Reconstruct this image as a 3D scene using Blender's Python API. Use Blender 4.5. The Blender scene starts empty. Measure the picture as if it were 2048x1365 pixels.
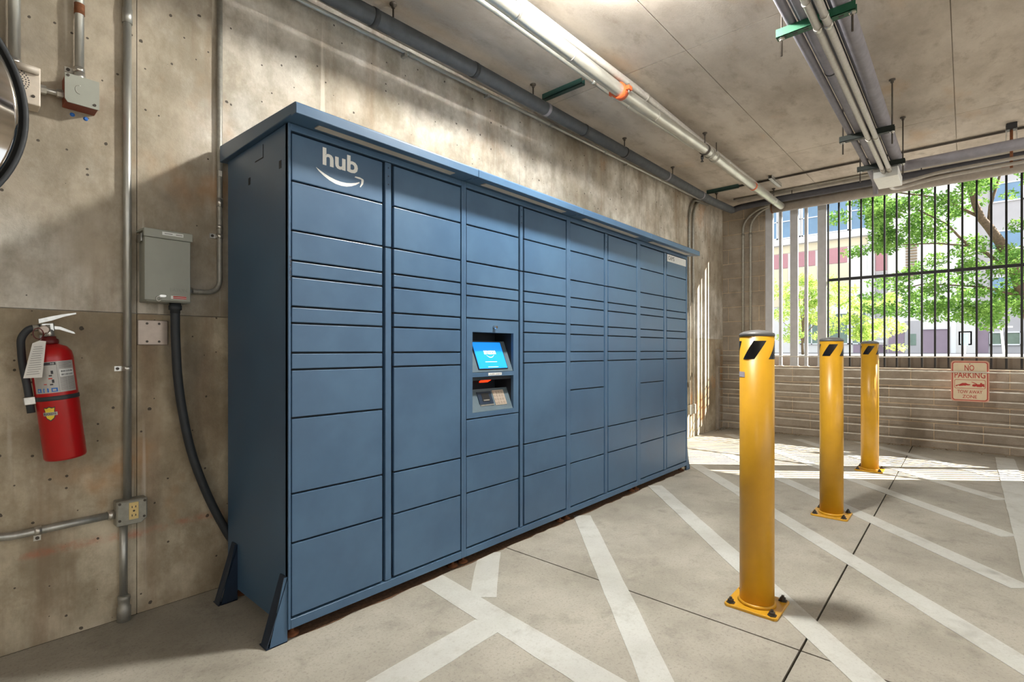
import bpy, bmesh, math, random
from mathutils import Vector, Matrix

# ------------------------------------------------------------------ camera, world, sun, exposure
SC = bpy.context.scene
COL = SC.collection
SC.view_settings.view_transform = 'Standard'
SC.view_settings.look = 'None'
SC.view_settings.gamma = 1.0
SC.view_settings.use_curve_mapping = False
SC.view_settings.exposure = 0.08

YAW = math.radians(41.7244)
cam = bpy.data.cameras.new('camera')
cam.sensor_width = 36.0
cam.lens = 1016.0 / 2048.0 * 36.0
cam.shift_y = 18.5 / 2048.0
cam.clip_end = 300
cam_o = bpy.data.objects.new('camera', cam)
cam_o.location = (0, 0, 1.10)
cam_o.rotation_euler = (math.pi / 2, 0, YAW - math.pi / 2)
COL.objects.link(cam_o)
SC.camera = cam_o

WORLD_STRENGTH = 2.0
LAMP_STRENGTH = 800.0        # lamp over the lockers
LAMP_STRENGTH_FILL = 260.0    # weaker unseen lamps added for fill light
SUN_STRENGTH = 24.0
w = bpy.data.worlds.new('hazy_sky'); SC.world = w; w.use_nodes = True
bg = w.node_tree.nodes['Background']
bg.inputs[0].default_value = (0.86, 0.93, 1.0, 1)
bg.inputs[1].default_value = WORLD_STRENGTH

sun = bpy.data.lights.new('sun', 'SUN')
sun.energy = SUN_STRENGTH; sun.angle = math.radians(0.4); sun.color = (1.0, 0.93, 0.82)
sun_o = bpy.data.objects.new('sun', sun)
_e = math.radians(33.0)
_to = Vector((0.622 * math.cos(_e), -0.783 * math.cos(_e), math.sin(_e)))   # towards the sun
sun_o.rotation_euler = _to.to_track_quat('Z', 'Y').to_euler()
sun_o.location = (30, -38, 25)
COL.objects.link(sun_o)

R = random.Random(7)

# ------------------------------------------------------------------ mesh helpers
WL = {}                                   # world position of every object that has parts

def lin(c):
    out = []
    for x in c[:3]:
        x = x / 255.0
        out.append(x / 12.92 if x <= 0.04045 else ((x + 0.055) / 1.055) ** 2.4)
    return (out[0], out[1], out[2], 1.0)

def tag(o, label=None, cat=None, group=None, kind=None):
    if label: o['label'] = label
    if cat: o['category'] = cat
    if group: o['group'] = group
    if kind: o['kind'] = kind
    return o

def empty(name, loc, label=None, cat=None, group=None, kind=None, rot=None, local=False):
    o = bpy.data.objects.new(name, None)
    o.empty_display_size = 0.05
    o.location = loc
    if rot: o.rotation_euler = rot
    COL.objects.link(o)
    WL[o.name] = Vector((0, 0, 0)) if local else Vector(loc)
    return tag(o, label, cat, group, kind)

def put(o, parent, c):
    WL[o.name] = Vector(c)
    if parent is not None:
        o.parent = parent
        o.location = Vector(c) - WL[parent.name]
    else:
        o.location = c
    return o

class MB:
    def __init__(s):
        s.v = []; s.f = []; s.sm = []
    def poly(s, pts, smooth=False):
        b = len(s.v); s.v += [Vector(p) for p in pts]
        s.f.append(tuple(range(b, b + len(pts)))); s.sm.append(smooth)
        return s
    def box(s, x0, x1, y0, y1, z0, z1):
        x0, x1 = sorted((x0, x1)); y0, y1 = sorted((y0, y1)); z0, z1 = sorted((z0, z1))
        b = len(s.v)
        s.v += [Vector(p) for p in ((x0,y0,z0),(x1,y0,z0),(x1,y1,z0),(x0,y1,z0),(x0,y0,z1),(x1,y0,z1),(x1,y1,z1),(x0,y1,z1))]
        for f in ((0,3,2,1),(4,5,6,7),(0,1,5,4),(1,2,6,5),(2,3,7,6),(3,0,4,7)):
            s.f.append(tuple(b + i for i in f)); s.sm.append(False)
        return s
    def prism(s, pts, off, smooth=False):
        pts = [Vector(p) for p in pts]; off = Vector(off); n = len(pts)
        nrm = Vector((0, 0, 0))
        for i in range(n): nrm += pts[i].cross(pts[(i + 1) % n])
        if nrm.dot(off) > 0: pts = pts[::-1]
        b = len(s.v); s.v += pts + [p + off for p in pts]
        s.f.append(tuple(range(b, b + n))); s.sm.append(False)
        s.f.append(tuple(range(b + 2 * n - 1, b + n - 1, -1))); s.sm.append(False)
        for i in range(n):
            j = (i + 1) % n
            s.f.append((b + j, b + i, b + n + i, b + n + j)); s.sm.append(smooth)
        return s
    def tube(s, pts, r, n=12, caps=True, flat=False):
        pts = [Vector(p) for p in pts]; m = len(pts)
        rs = r if isinstance(r, (list, tuple)) else [r] * m
        ts = []
        for i in range(m):
            a = pts[i] - pts[i - 1] if i > 0 else pts[1] - pts[0]
            c = pts[i + 1] - pts[i] if i < m - 1 else pts[-1] - pts[-2]
            t = a.normalized() + c.normalized()
            ts.append(t.normalized() if t.length > 1e-6 else c.normalized())
        t = ts[0]; u = t.cross(Vector((0, 0, 1)))
        if u.length < 1e-3: u = t.cross(Vector((0, 1, 0)))
        u.normalize(); b = len(s.v)
        for i in range(m):
            t = ts[i]; u = (u - t * u.dot(t)).normalized(); w_ = t.cross(u)
            for k in range(n):
                a = 2 * math.pi * k / n
                s.v.append(pts[i] + (u * math.cos(a) + w_ * math.sin(a)) * rs[i])
        for i in range(m - 1):
            for k in range(n):
                k2 = (k + 1) % n
                s.f.append((b + i*n + k, b + i*n + k2, b + (i+1)*n + k2, b + (i+1)*n + k)); s.sm.append(not flat)
        if caps:
            s.f.append(tuple(b + k for k in range(n - 1, -1, -1))); s.sm.append(False)
            s.f.append(tuple(b + (m-1)*n + k for k in range(n))); s.sm.append(False)
        return s
    def lathe(s, prof, c=(0, 0, 0), axis=(0, 0, 1), n=24, smooth=True):
        ax = Vector(axis).normalized(); c = Vector(c)
        u = ax.cross(Vector((0, 1, 0)))
        if u.length < 1e-3: u = ax.cross(Vector((1, 0, 0)))
        u.normalize(); w_ = ax.cross(u); b = len(s.v); m = len(prof)
        for (r, z) in prof:
            for k in range(n):
                a = 2 * math.pi * k / n
                s.v.append(c + ax * z + (u * math.cos(a) + w_ * math.sin(a)) * max(r, 1e-5))
        for i in range(m - 1):
            for k in range(n):
                k2 = (k + 1) % n
                s.f.append((b + i*n + k, b + i*n + k2, b + (i+1)*n + k2, b + (i+1)*n + k)); s.sm.append(smooth)
        s.f.append(tuple(b + k for k in range(n - 1, -1, -1))); s.sm.append(False)
        s.f.append(tuple(b + (m-1)*n + k for k in range(n))); s.sm.append(False)
        return s
    def cyl(s, p0, p1, r, n=16):
        return s.tube([p0, p1], r, n)
    def mesh(s, name, mat=None, bevel=0.0, seg=1, center=None):
        c = center
        if c is None:
            lo = Vector((min(v[i] for v in s.v) for i in range(3))); hi = Vector((max(v[i] for v in s.v) for i in range(3)))
            c = (lo + hi) / 2
        me = bpy.data.meshes.new(name)
        me.from_pydata([tuple(v - c) for v in s.v], [], s.f)
        me.polygons.foreach_set('use_smooth', s.sm)
        if bevel > 0:
            bm = bmesh.new(); bm.from_mesh(me)
            ed = [e for e in bm.edges if len(e.link_faces) == 2 and e.calc_face_angle(0) > 0.6]
            bmesh.ops.bevel(bm, geom=ed, offset=bevel, segments=seg, affect='EDGES', profile=0.5)
            bm.to_mesh(me); bm.free()
        if mat: me.materials.append(mat)
        me.update()
        return me, c
    def build(s, name, mat, parent=None, bevel=0.0, seg=1, label=None, cat=None, group=None, kind=None):
        me, c = s.mesh(name, mat, bevel, seg)
        o = bpy.data.objects.new(name, me); COL.objects.link(o)
        put(o, parent, c)
        return tag(o, label, cat, group, kind)

def inst(me, name, loc, parent):
    o = bpy.data.objects.new(name, me); COL.objects.link(o)
    return put(o, parent, loc)

def copy_tree(o, delta=None, parent=None):
    c = o.copy(); COL.objects.link(c); WL[c.name] = WL[o.name].copy()
    if parent is not None: c.parent = parent
    if delta is not None:
        c.location = o.location + Vector(delta); WL[c.name] += Vector(delta)
    for ch in [x for x in KIDS.get(o.name, list(o.children))]:
        copy_tree(ch, None, c)
    return c
KIDS = {}

def fillet(pts, r, n=6):
    pts = [Vector(p) for p in pts]; out = [pts[0]]
    for i in range(1, len(pts) - 1):
        p = pts[i]; a = (pts[i-1] - p); b = (pts[i+1] - p)
        rr = min(r, a.length * 0.49, b.length * 0.49)
        a.normalize(); b.normalize()
        q0 = p + a * rr; q1 = p + b * rr
        for k in range(n + 1):
            t = k / n
            out.append(q0 * (1-t)**2 + p * 2*t*(1-t) + q1 * t*t)
    out.append(pts[-1])
    return out

def text_mesh(name, body, mat, org, right, up, w_, h_, parent, depth=0.0004, bold=0.0, fmap=None, shear=0.0):
    """lettering fitted into a w x h box whose lower left corner is org; fmap bends it onto a curved face"""
    cu = bpy.data.curves.new(name, 'FONT'); cu.body = body; cu.size = 1.0
    cu.offset = bold; cu.extrude = 0.02; cu.resolution_u = 3; cu.shear = shear
    t = bpy.data.objects.new(name, cu); COL.objects.link(t)
    dg = bpy.context.evaluated_depsgraph_get()
    me = bpy.data.meshes.new_from_object(t.evaluated_get(dg))
    bpy.data.objects.remove(t); bpy.data.curves.remove(cu)
    xs = [v.co.x for v in me.vertices]; ys = [v.co.y for v in me.vertices]
    x0, x1, y0, y1 = min(xs), max(xs), min(ys), max(ys)
    org = Vector(org); right = Vector(right).normalized(); up = Vector(up).normalized(); nr = right.cross(up)
    cos = []
    for v in me.vertices:
        a = (v.co.x - x0) / (x1 - x0) * w_; b = (v.co.y - y0) / (y1 - y0) * h_
        d = depth if v.co.z > 0 else 0.0
        cos.append(Vector(fmap(a, b, d)) if fmap else org + right * a + up * b + nr * d)
    c = sum(cos, Vector()) / len(cos)
    for v, p in zip(me.vertices, cos): v.co = p - c
    me.materials.clear(); me.materials.append(mat); me.name = name; me.update()
    o = bpy.data.objects.new(name, me); COL.objects.link(o)
    return put(o, parent, c)

# ------------------------------------------------------------------ materials
class NT:
    def __init__(s, name):
        s.m = bpy.data.materials.new(name); s.m.use_nodes = True
        s.t = s.m.node_tree; s.b = s.t.nodes['Principled BSDF']; s.out = s.t.nodes['Material Output']
    def n(s, typ, **kw):
        x = s.t.nodes.new(typ)
        for k, v in kw.items(): setattr(x, k, v)
        return x
    def l(s, a, b): s.t.links.new(a, b)
    def pos(s, scale=(1, 1, 1), rot=(0, 0, 0), off=(0, 0, 0), obj=False):
        if not hasattr(s, 'geo'):
            s.geo = s.n('ShaderNodeNewGeometry')
        mp = s.n('ShaderNodeMapping'); mp.inputs['Scale'].default_value = scale
        mp.inputs['Rotation'].default_value = rot; mp.inputs['Location'].default_value = off
        s.l(s.geo.outputs['Position'], mp.inputs['Vector'])
        return mp.outputs['Vector']
    def noise(s, scale=1.0, detail=4.0, rough=0.55, vscale=(1, 1, 1), off=(0, 0, 0), dist=0.0):
        x = s.n('ShaderNodeTexNoise'); x.inputs['Scale'].default_value = scale
        x.inputs['Detail'].default_value = detail; x.inputs['Roughness'].default_value = rough
        x.inputs['Distortion'].default_value = dist
        s.l(s.pos(vscale, off=off), x.inputs['Vector'])
        return x.outputs['Fac']
    def ramp(s, fac, a, b, lo=0.0, hi=1.0):
        x = s.n('ShaderNodeMapRange'); x.interpolation_type = 'SMOOTHSTEP'
        s.l(fac, x.inputs['Value'])
        x.inputs['From Min'].default_value = a; x.inputs['From Max'].default_value = b
        x.inputs['To Min'].default_value = lo; x.inputs['To Max'].default_value = hi
        return x.outputs['Result']
    def cmix(s, fac, c1, c2, blend='MIX'):
        x = s.n('ShaderNodeMix', data_type='RGBA', blend_type=blend)
        for i, val in ((0, fac), (6, c1), (7, c2)):
            if isinstance(val, bpy.types.NodeSocket): s.l(val, x.inputs[i])
            else: x.inputs[i].default_value = val
        return x.outputs[2]
    def math(s, op, a, b=None):
        x = s.n('ShaderNodeMath', operation=op)
        for i, val in ((0, a), (1, b)):
            if val is None: continue
            if isinstance(val, bpy.types.NodeSocket): s.l(val, x.inputs[i])
            else: x.inputs[i].default_value = val
        return x.outputs[0]
    def bump(s, h, strength=0.3, dist=0.01):
        x = s.n('ShaderNodeBump'); x.inputs['Strength'].default_value = strength; x.inputs['Distance'].default_value = dist
        s.l(h, x.inputs['Height']); s.l(x.outputs['Normal'], s.b.inputs['Normal'])
    def set(s, **kw):
        for k, v in kw.items():
            i = s.b.inputs[k.replace('_', ' ')]
            if isinstance(v, bpy.types.NodeSocket): s.l(v, i)
            else: i.default_value = v

def mat(name, col, rough=0.5, metal=0.0, var=0.08, scale=25.0, bump=0.0, emit=0.0, spec=0.5, vscale=(1, 1, 1)):
    t = NT(name); c = lin(col)
    n1 = t.noise(scale, 4.0, 0.6, vscale)
    d = tuple(x * (1 - var) for x in c[:3]) + (1,); l_ = tuple(min(1, x * (1 + var)) for x in c[:3]) + (1,)
    cc = t.cmix(t.ramp(n1, 0.3, 0.7), d, l_)
    t.set(Base_Color=cc, Roughness=rough, Metallic=metal, Specular_IOR_Level=spec)
    if bump: t.bump(t.noise(scale * 6, 3), bump, 0.004)
    if emit:
        t.set(Emission_Color=c, Emission_Strength=emit)
    return t.m

def concrete_wall(name, light, dark, stain, streak=0.5, rust=0.4, drips=0.35, chalk=False, seed=0.0):
    t = NT(name); o = (seed, seed * 1.7, seed * 0.6)
    big = t.noise(1.1, 6, 0.6, off=o)
    c = t.cmix(t.ramp(big, 0.38, 0.62), lin(dark), lin(light))
    st = t.noise(1.0, 5, 0.6, vscale=(5.5, 5.5, 0.55), off=o)
    c = t.cmix(t.math('MULTIPLY', t.ramp(st, 0.48, 0.72), streak), c, lin(stain))
    fine = t.noise(7.0, 6, 0.7, off=o)
    c = t.cmix(t.math('MULTIPLY', t.ramp(fine, 0.42, 0.66), 0.55), c, lin(dark))
    mid = t.noise(3.2, 9, 0.72, vscale=(1.3, 1.3, 0.8), off=(4.4 + seed, 1, 7))
    c = t.cmix(1.0, c, t.cmix(t.ramp(mid, 0.36, 0.64), (0.78, 0.765, 0.73, 1), (1.2, 1.2, 1.2, 1)), 'MULTIPLY')
    ru = t.noise(1.7, 4, 0.6, vscale=(1, 1, 0.8), off=(3.1 + seed, 0.4, 5.2))
    c = t.cmix(t.math('MULTIPLY', t.ramp(ru, 0.57, 0.72), rust), c, lin((186, 130, 70)))
    gr = t.noise(2.3, 4, 0.6, off=(8.1 + seed, 2.4, 1.2))
    c = t.cmix(t.math('MULTIPLY', t.ramp(gr, 0.58, 0.74), 0.35), c, lin((112, 106, 100)))
    dr = t.noise(1.0, 3, 0.5, vscale=(17, 17, 0.45), off=(1.3, 0, seed), dist=0.15)
    c = t.cmix(t.math('MULTIPLY', t.ramp(dr, 0.64, 0.70), drips), c, lin((216, 208, 196)))
    if chalk:                                           # red snap line along the foot of the wall
        sp = t.n('ShaderNodeSeparateXYZ'); t.l(t.geo.outputs['Position'], sp.inputs[0])
        wob = t.math('MULTIPLY', t.math('SUBTRACT', t.noise(3.0, 4, 0.7), 0.5), 0.05)
        dz = t.math('ABSOLUTE', t.math('ADD', t.math('SUBTRACT', sp.outputs['Z'], 0.342), wob))
        band = t.ramp(dz, 0.002, 0.026, 1.0, 0.0)
        brk = t.ramp(t.noise(5.5, 5, 0.7, off=(2.2, 0, 0)), 0.40, 0.66)
        xl = t.ramp(sp.outputs['X'], 0.75, 0.95, 1.0, 0.0)
        c = t.cmix(t.math('MULTIPLY', t.math('MULTIPLY', t.math('MULTIPLY', band, brk), xl), 0.5), c, lin((190, 84, 46)))
    sx = t.n('ShaderNodeSeparateXYZ'); t.l(t.pos((1, 1, 1), off=o), sx.inputs[0])
    cb = t.n('ShaderNodeCombineXYZ'); t.l(sx.outputs['X'], cb.inputs[0]); t.l(sx.outputs['Z'], cb.inputs[1])
    wv0 = t.math('MULTIPLY', t.math('SUBTRACT', t.noise(60, 2), 0.5), 0.12)
    pit = None
    for scl, thr, mx_ in ((9.0, 0.62, 0.062), (21.0, 0.84, 0.10)):
        vo = t.n('ShaderNodeTexVoronoi', voronoi_dimensions='2D'); vo.inputs['Scale'].default_value = scl
        t.l(cb.outputs[0], vo.inputs['Vector'])
        sc_ = t.n('ShaderNodeSeparateColor'); t.l(vo.outputs['Color'], sc_.inputs[0])
        size = t.ramp(sc_.outputs[0], thr, 1.0, -0.06, mx_)
        p_ = t.math('LESS_THAN', t.math('ADD', vo.outputs['Distance'], wv0), size)
        pit = p_ if pit is None else t.math('MAXIMUM', pit, p_)
    c = t.cmix(t.math('MULTIPLY', pit, 0.85), c, lin((52, 46, 40)))
    t.set(Base_Color=c, Roughness=t.ramp(fine, 0.3, 0.7, 0.62, 0.85), Specular_IOR_Level=0.35)
    hgt = t.math('SUBTRACT', t.math('ADD', t.math('MULTIPLY', fine, 0.5), t.noise(38, 5, 0.7)), t.math('MULTIPLY', pit, 1.5))
    t.bump(hgt, 0.35, 0.006)
    return t.m

def concrete_flat(name, light, dark, stain, vs=(1, 1, 1), stain_amt=0.35, spk=0.3, rough=0.7, rust=0.0, bump=0.25, big=1.0):
    t = NT(name)
    a = t.noise(1.3 * big, 6, 0.65, vs); b = t.noise(6.0, 6, 0.7, vs, off=(3, 1, 2)); f = t.noise(90, 4, 0.8)
    c = t.cmix(t.ramp(a, 0.33, 0.67), lin(dark), lin(light))
    c = t.cmix(t.math('MULTIPLY', t.ramp(b, 0.5, 0.72), stain_amt), c, lin(stain))
    c = t.cmix(t.math('MULTIPLY', t.ramp(f, 0.5, 0.7), spk), c, lin(stain))
    if rust:
        r_ = t.noise(1.4, 4, 0.6, vs, off=(5, 9, 2)); c = t.cmix(t.math('MULTIPLY', t.ramp(r_, 0.58, 0.75), rust), c, lin((190, 150, 100)))
    d = t.noise(2.6, 3, 0.5, off=(7, 3, 1)); c = t.cmix(t.math('MULTIPLY', t.ramp(d, 0.66, 0.74), 0.4), c, lin((92, 84, 76)))
    t.set(Base_Color=c, Roughness=rough, Specular_IOR_Level=0.35)
    t.bump(t.math('ADD', f, b), bump, 0.004)
    return t.m

M = {}
M['wall_hi'] = concrete_wall('concrete_wall_upper', (206, 202, 193), (160, 150, 134), (140, 122, 101), 0.75, 0.45, 0.5)
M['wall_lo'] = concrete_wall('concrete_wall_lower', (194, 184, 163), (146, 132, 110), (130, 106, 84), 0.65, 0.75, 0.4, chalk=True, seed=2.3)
M['ceil'] = concrete_flat('concrete_ceiling', (202, 193, 182), (170, 160, 148), (140, 126, 110), (0.8, 1.6, 1), 0.45, 0.15, 0.8, rust=0.35)
M['floor'] = concrete_flat('concrete_floor', (180, 175, 163), (152, 147, 136), (112, 106, 97), (1, 1, 1), 0.4, 0.55, 0.62, bump=0.35)
M['joint'] = mat('joint_dark', (62, 58, 52), 0.9)
M['paint'] = concrete_flat('stripe_paint', (204, 205, 200), (184, 184, 178), (156, 152, 142), (1, 1, 1), 0.5, 0.35, 0.6)
M['block'] = concrete_flat('block_face', (164, 154, 141), (134, 124, 112), (110, 99, 87), (1, 1, 1), 0.35, 0.35, 0.85, bump=0.4, big=2)
M['mortar'] = concrete_flat('mortar', (212, 194, 170), (190, 170, 146), (150, 130, 104), (1, 1, 1), 0.3, 0.2, 0.9)
M['plain'] = concrete_flat('plain_concrete', (170, 160, 146), (146, 136, 122), (126, 116, 102))
def blue_paint():
    t = NT('locker_blue_paint')
    n1 = t.noise(3.0, 4, 0.6); n2 = t.noise(220, 2, 0.5)
    c = t.cmix(t.ramp(n1, 0.3, 0.7), lin((63, 91, 120)), lin((72, 102, 131)))
    t.set(Base_Color=c, Roughness=t.ramp(n1, 0.3, 0.7, 0.34, 0.44), Specular_IOR_Level=0.5)
    t.bump(n2, 0.06, 0.001)
    return t.m
M['blue'] = blue_paint()
M['inner'] = mat('locker_gap_dark', (26, 34, 42), 0.7)
M['navy'] = mat('navy_steel', (40, 54, 74), 0.4, 0.3)
M['lens'] = mat('canopy_lens', (196, 186, 172), 0.35, 0, 0.03)
M['white'] = mat('white_print', (226, 228, 226), 0.5, 0, 0.03)
M['black'] = mat('black_paint', (24, 24, 26), 0.45)
M['rubber'] = mat('dark_rubber', (46, 50, 54), 0.6)
M['galv'] = mat('galvanised_steel', (176, 176, 170), 0.42, 0.75, 0.14, 30, vscale=(1, 1, 0.2))
M['galv_x'] = mat('galvanised_pipe', (196, 196, 188), 0.38, 0.7, 0.14, 22, vscale=(0.2, 1, 1))
M['conduit'] = mat('conduit_grey', (158, 156, 148), 0.5, 0.5, 0.12, 40)
M['conduit_pale'] = mat('conduit_pale', (186, 182, 176), 0.5, 0.3, 0.08, 40)
M['zinc'] = mat('zinc_bright', (202, 200, 194), 0.3, 0.85, 0.1, 60)
M['insul'] = mat('pipe_insulation', (74, 78, 82), 0.75, 0, 0.14, 18)
M['insul_l'] = mat('pipe_insulation_grey', (134, 132, 140), 0.7, 0, 0.1, 18)
M['darkpipe'] = mat('dark_pipe', (58, 58, 64), 0.6, 0, 0.12, 20)
M['greypipe'] = mat('grey_painted_pipe', (150, 142, 134), 0.6, 0.0, 0.1, 14)
M['green'] = mat('green_strut', (30, 92, 66), 0.45, 0.2)
M['dgreen'] = mat('dark_green_strut', (34, 62, 56), 0.5, 0.2)
M['strutblk'] = mat('weathered_strut', (36, 44, 40), 0.5, 0.3)
M['rod'] = mat('threaded_rod', (74, 68, 62), 0.5, 0.5)
M['orange'] = mat('orange_coupling', (206, 92, 48), 0.45)
M['rust'] = mat('rusty_iron', (120, 74, 44), 0.8, 0.2, 0.25, 40)
M['yellow'] = mat('bollard_yellow', (206, 154, 36), 0.36, 0, 0.07, 6)
M['capgrey'] = mat('bollard_cap', (104, 104, 104), 0.4)
M['tapeblk'] = mat('black_tape', (20, 20, 24), 0.3)
M['tapewht'] = mat('white_tape', (206, 196, 206), 0.5)
M['red'] = mat('extinguisher_red', (176, 20, 22), 0.28, 0, 0.05, 8)
M['dkred'] = mat('plastic_dark_red', (96, 26, 26), 0.4)
M['label'] = mat('silver_label', (178, 176, 172), 0.4, 0.2, 0.03)
M['paper'] = mat('paper_tag', (222, 220, 214), 0.7, 0, 0.03)
M['ink'] = mat('print_ink', (60, 60, 64), 0.7)
M['inkgrey'] = mat('print_grey', (128, 126, 124), 0.7)
M['inkblue'] = mat('print_blue', (44, 108, 190), 0.6)
M['inkred'] = mat('print_red', (188, 52, 40), 0.6)
M['shield'] = mat('shield_yellow', (232, 204, 66), 0.5)
M['box'] = mat('enclosure_grey', (150, 152, 142), 0.45, 0, 0.04, 10)
M['castbox'] = mat('cast_box', (150, 148, 138), 0.5, 0.4, 0.1, 40)
M['pinkgrey'] = mat('brushed_plate', (178, 164, 152), 0.42, 0.5, 0.06, 30)
M['ivory'] = mat('ivory_plastic', (216, 190, 128), 0.45)
M['beige'] = mat('beige_enclosure', (212, 200, 184), 0.5)
M['redbox'] = mat('red_primer', (134, 66, 44), 0.6)
M['signface'] = mat('sign_face', (206, 190, 164), 0.45, 0, 0.05, 10)
M['signred'] = mat('sign_red', (166, 44, 38), 0.5)
M['signedge'] = mat('sign_edge', (196, 150, 130), 0.45)
M['post'] = mat('post_white', (182, 184, 190), 0.5, 0, 0.06, 12)
M['bar'] = mat('bar_black', (26, 27, 29), 0.5, 0.2)
M['cable'] = mat('steel_cable', (206, 202, 194), 0.4, 0.35)
M['pale_panel'] = mat('terminal_panel', (88, 104, 114), 0.45)
M['keypad'] = mat('keypad_steel', (196, 184, 168), 0.4, 0.4)
M['screen'] = mat('screen_blue', (30, 140, 235), 0.3, 0, 0.05, 4, emit=0.85)
M['screenw'] = mat('screen_white', (235, 245, 255), 0.3, 0, 0.0, 4, emit=0.9)
M['scan'] = mat('scanner_red', (255, 60, 24), 0.3, 0, 0.05, 40, emit=1.6)
M['chrome'] = mat('chrome', (210, 210, 208), 0.12, 1.0, 0.02)
M['dirt'] = mat('dirt_shade_brown', (104, 78, 58), 0.95, 0, 0.3, 60, bump=0.5)
M['leafdry'] = mat('dry_leaf', (128, 108, 78), 0.9, 0, 0.3, 20)
M['curb'] = concrete_flat('curb_concrete', (128, 120, 110), (100, 92, 84), (84, 76, 68))
M['pave'] = concrete_flat('pavement', (206, 202, 196), (186, 182, 176), (160, 156, 150))
M['asphalt'] = concrete_flat('asphalt', (120, 120, 122), (98, 98, 100), (80, 80, 82))
M['bark'] = mat('bark', (106, 88, 74), 0.9, 0, 0.25, 30, bump=0.6)
def leaf_mat(name, a, b, tr):
    t = NT(name)
    n1 = t.noise(5.0, 3, 0.6)
    c = t.cmix(t.ramp(n1, 0.35, 0.65), lin(a), lin(b))
    df = t.n('ShaderNodeBsdfDiffuse'); tl = t.n('ShaderNodeBsdfTranslucent'); mx = t.n('ShaderNodeMixShader')
    t.l(c, df.inputs[0]); t.l(c, tl.inputs[0]); mx.inputs[0].default_value = tr
    t.l(df.outputs[0], mx.inputs[1]); t.l(tl.outputs[0], mx.inputs[2]); t.l(mx.outputs[0], t.out.inputs[0])
    t.t.nodes.remove(t.b)
    return t.m
M['leaf'] = leaf_mat('leaf_green', (86, 126, 60), (128, 162, 84), 0.5)
M['leaf2'] = leaf_mat('leaf_light_green', (150, 182, 92), (200, 210, 130), 0.5)
def mirror_mat():
    t = NT('mirror_acrylic'); n1 = t.noise(6, 3)
    t.set(Base_Color=t.cmix(n1, lin((176, 172, 166)), lin((196, 192, 186))), Metallic=1.0, Roughness=0.06)
    return t.m
M['mirror'] = mirror_mat()
def lamp_mat(name, st):
    t = NT(name)
    t.set(Base_Color=(0.9, 0.9, 0.88, 1), Emission_Color=(1.0, 0.97, 0.9, 1), Emission_Strength=st)
    return t.m
M['lamp'] = lamp_mat('lamp_lens_lit', LAMP_STRENGTH)
M['lamp_fill'] = lamp_mat('lamp_lens_fill', LAMP_STRENGTH_FILL)

# ------------------------------------------------------------------ the garage shell
CA, CB = 2.94, 0.02
def ceil_z(x): return CA + CB * x
WY = 2.58                                  # face of the left wall
FX = 7.40                                  # face of the far wall
XB, YB = -6.0, -7.0                        # back and open side of the bay

floor = MB().box(XB, FX + 0.25, YB, WY + 0.3, -0.25, -0.012).build('floor', M['joint'], kind='structure')
xc = [XB, -1.7, 2.09, 5.66, FX + 0.02]; yc = [YB, -3.35, 0.45, WY]
for i in range(len(xc) - 1):
    for j in range(len(yc) - 1):
        MB().box(xc[i] + 0.004, xc[i+1] - 0.004, yc[j] + 0.004, yc[j+1] - 0.004, -0.1, 0).build('slab', M['floor'], floor)

NSTR = [0]
def stripe(p, q, wdt):
    p = Vector((p[0], p[1], 0)); q = Vector((q[0], q[1], 0)); d = (q - p).normalized(); n = Vector((-d.y, d.x, 0)) * (wdt / 2)
    k = max(2, int((q - p).length / 0.12)); rr = []; ll = []
    for i in range(k + 1):
        c = p + (q - p) * (i / k)
        ll.append(c + n * (1 + R.uniform(-0.04, 0.04))); rr.append(c - n * (1 + R.uniform(-0.04, 0.04)))
    NSTR[0] += 1
    MB().prism(ll + rr[::-1], (0, 0, 0.0012 + 0.0002 * NSTR[0])).build('painted_stripe', M['paint'], floor)
stripe((1.565, 1.93), (1.42, 0.62), 0.13)
stripe((1.98, 1.93), (1.60, 1.60), 0.12)
stripe((1.45, 1.425), (0.2, 1.40), 0.135)
DG = Vector((0.733, 0.680))
for (x0, y0, y1) in ((2.83, 1.90, 0.60), (3.85, 1.88, -0.20), (4.80, 1.93, -0.20)):
    stripe((x0, y0), (x0 - (y0 - y1) * 1.10, y1), 0.115)
for x0, yt in ((3.32, 1.9), (4.19, 2.3), (5.17, 1.55), (6.09, 0.95)):
    stripe((x0 + (yt + 0.2) * 1.06, yt), (x0, -0.2), 0.115)
stripe((7.2, -0.30), (1.4, -0.27), 0.14)

# left wall: poured in lifts between form panels
wall_left = MB().box(XB, FX + 0.25, WY + 0.012, WY + 0.3, 0, 3.3).build('wall_left', M['wall_hi'], kind='structure')
vx = [XB, -4.34, -1.90, 0.54, 2.98, 5.42, FX + 0.02]
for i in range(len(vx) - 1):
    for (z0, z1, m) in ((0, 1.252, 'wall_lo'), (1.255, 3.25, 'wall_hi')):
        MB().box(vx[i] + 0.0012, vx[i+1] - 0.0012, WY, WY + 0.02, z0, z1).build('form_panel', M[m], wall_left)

# ceiling cast against plywood sheets, rising slightly to the far wall
def ceil_box(x0, x1, y0, y1, z0, z1):
    m = MB(); m.box(x0, x1, y0, y1, 0, 1)
    for v in m.v: v.z = ceil_z(v.x) + (z0 if v.z < 0.5 else z1)
    return m
ceiling = ceil_box(XB, FX + 0.25, YB, WY + 0.3, 0.008, 0.3).build('ceiling', M['ceil'], kind='structure')
cx = [XB, -4.18, -1.74, 0.70, 3.14, 5.58, FX + 0.25]; cy = [YB, -6.0, -4.78, -3.56, -2.34, -1.12, 0.06, 1.32, WY]
for i in range(len(cx) - 1):
    for j in range(len(cy) - 1):
        ceil_box(cx[i] + 0.0025, cx[i+1] - 0.0025, cy[j] + 0.0025, cy[j+1] - 0.0025, 0, 0.02).build('ceiling_panel', M['ceil'], ceiling)

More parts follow.
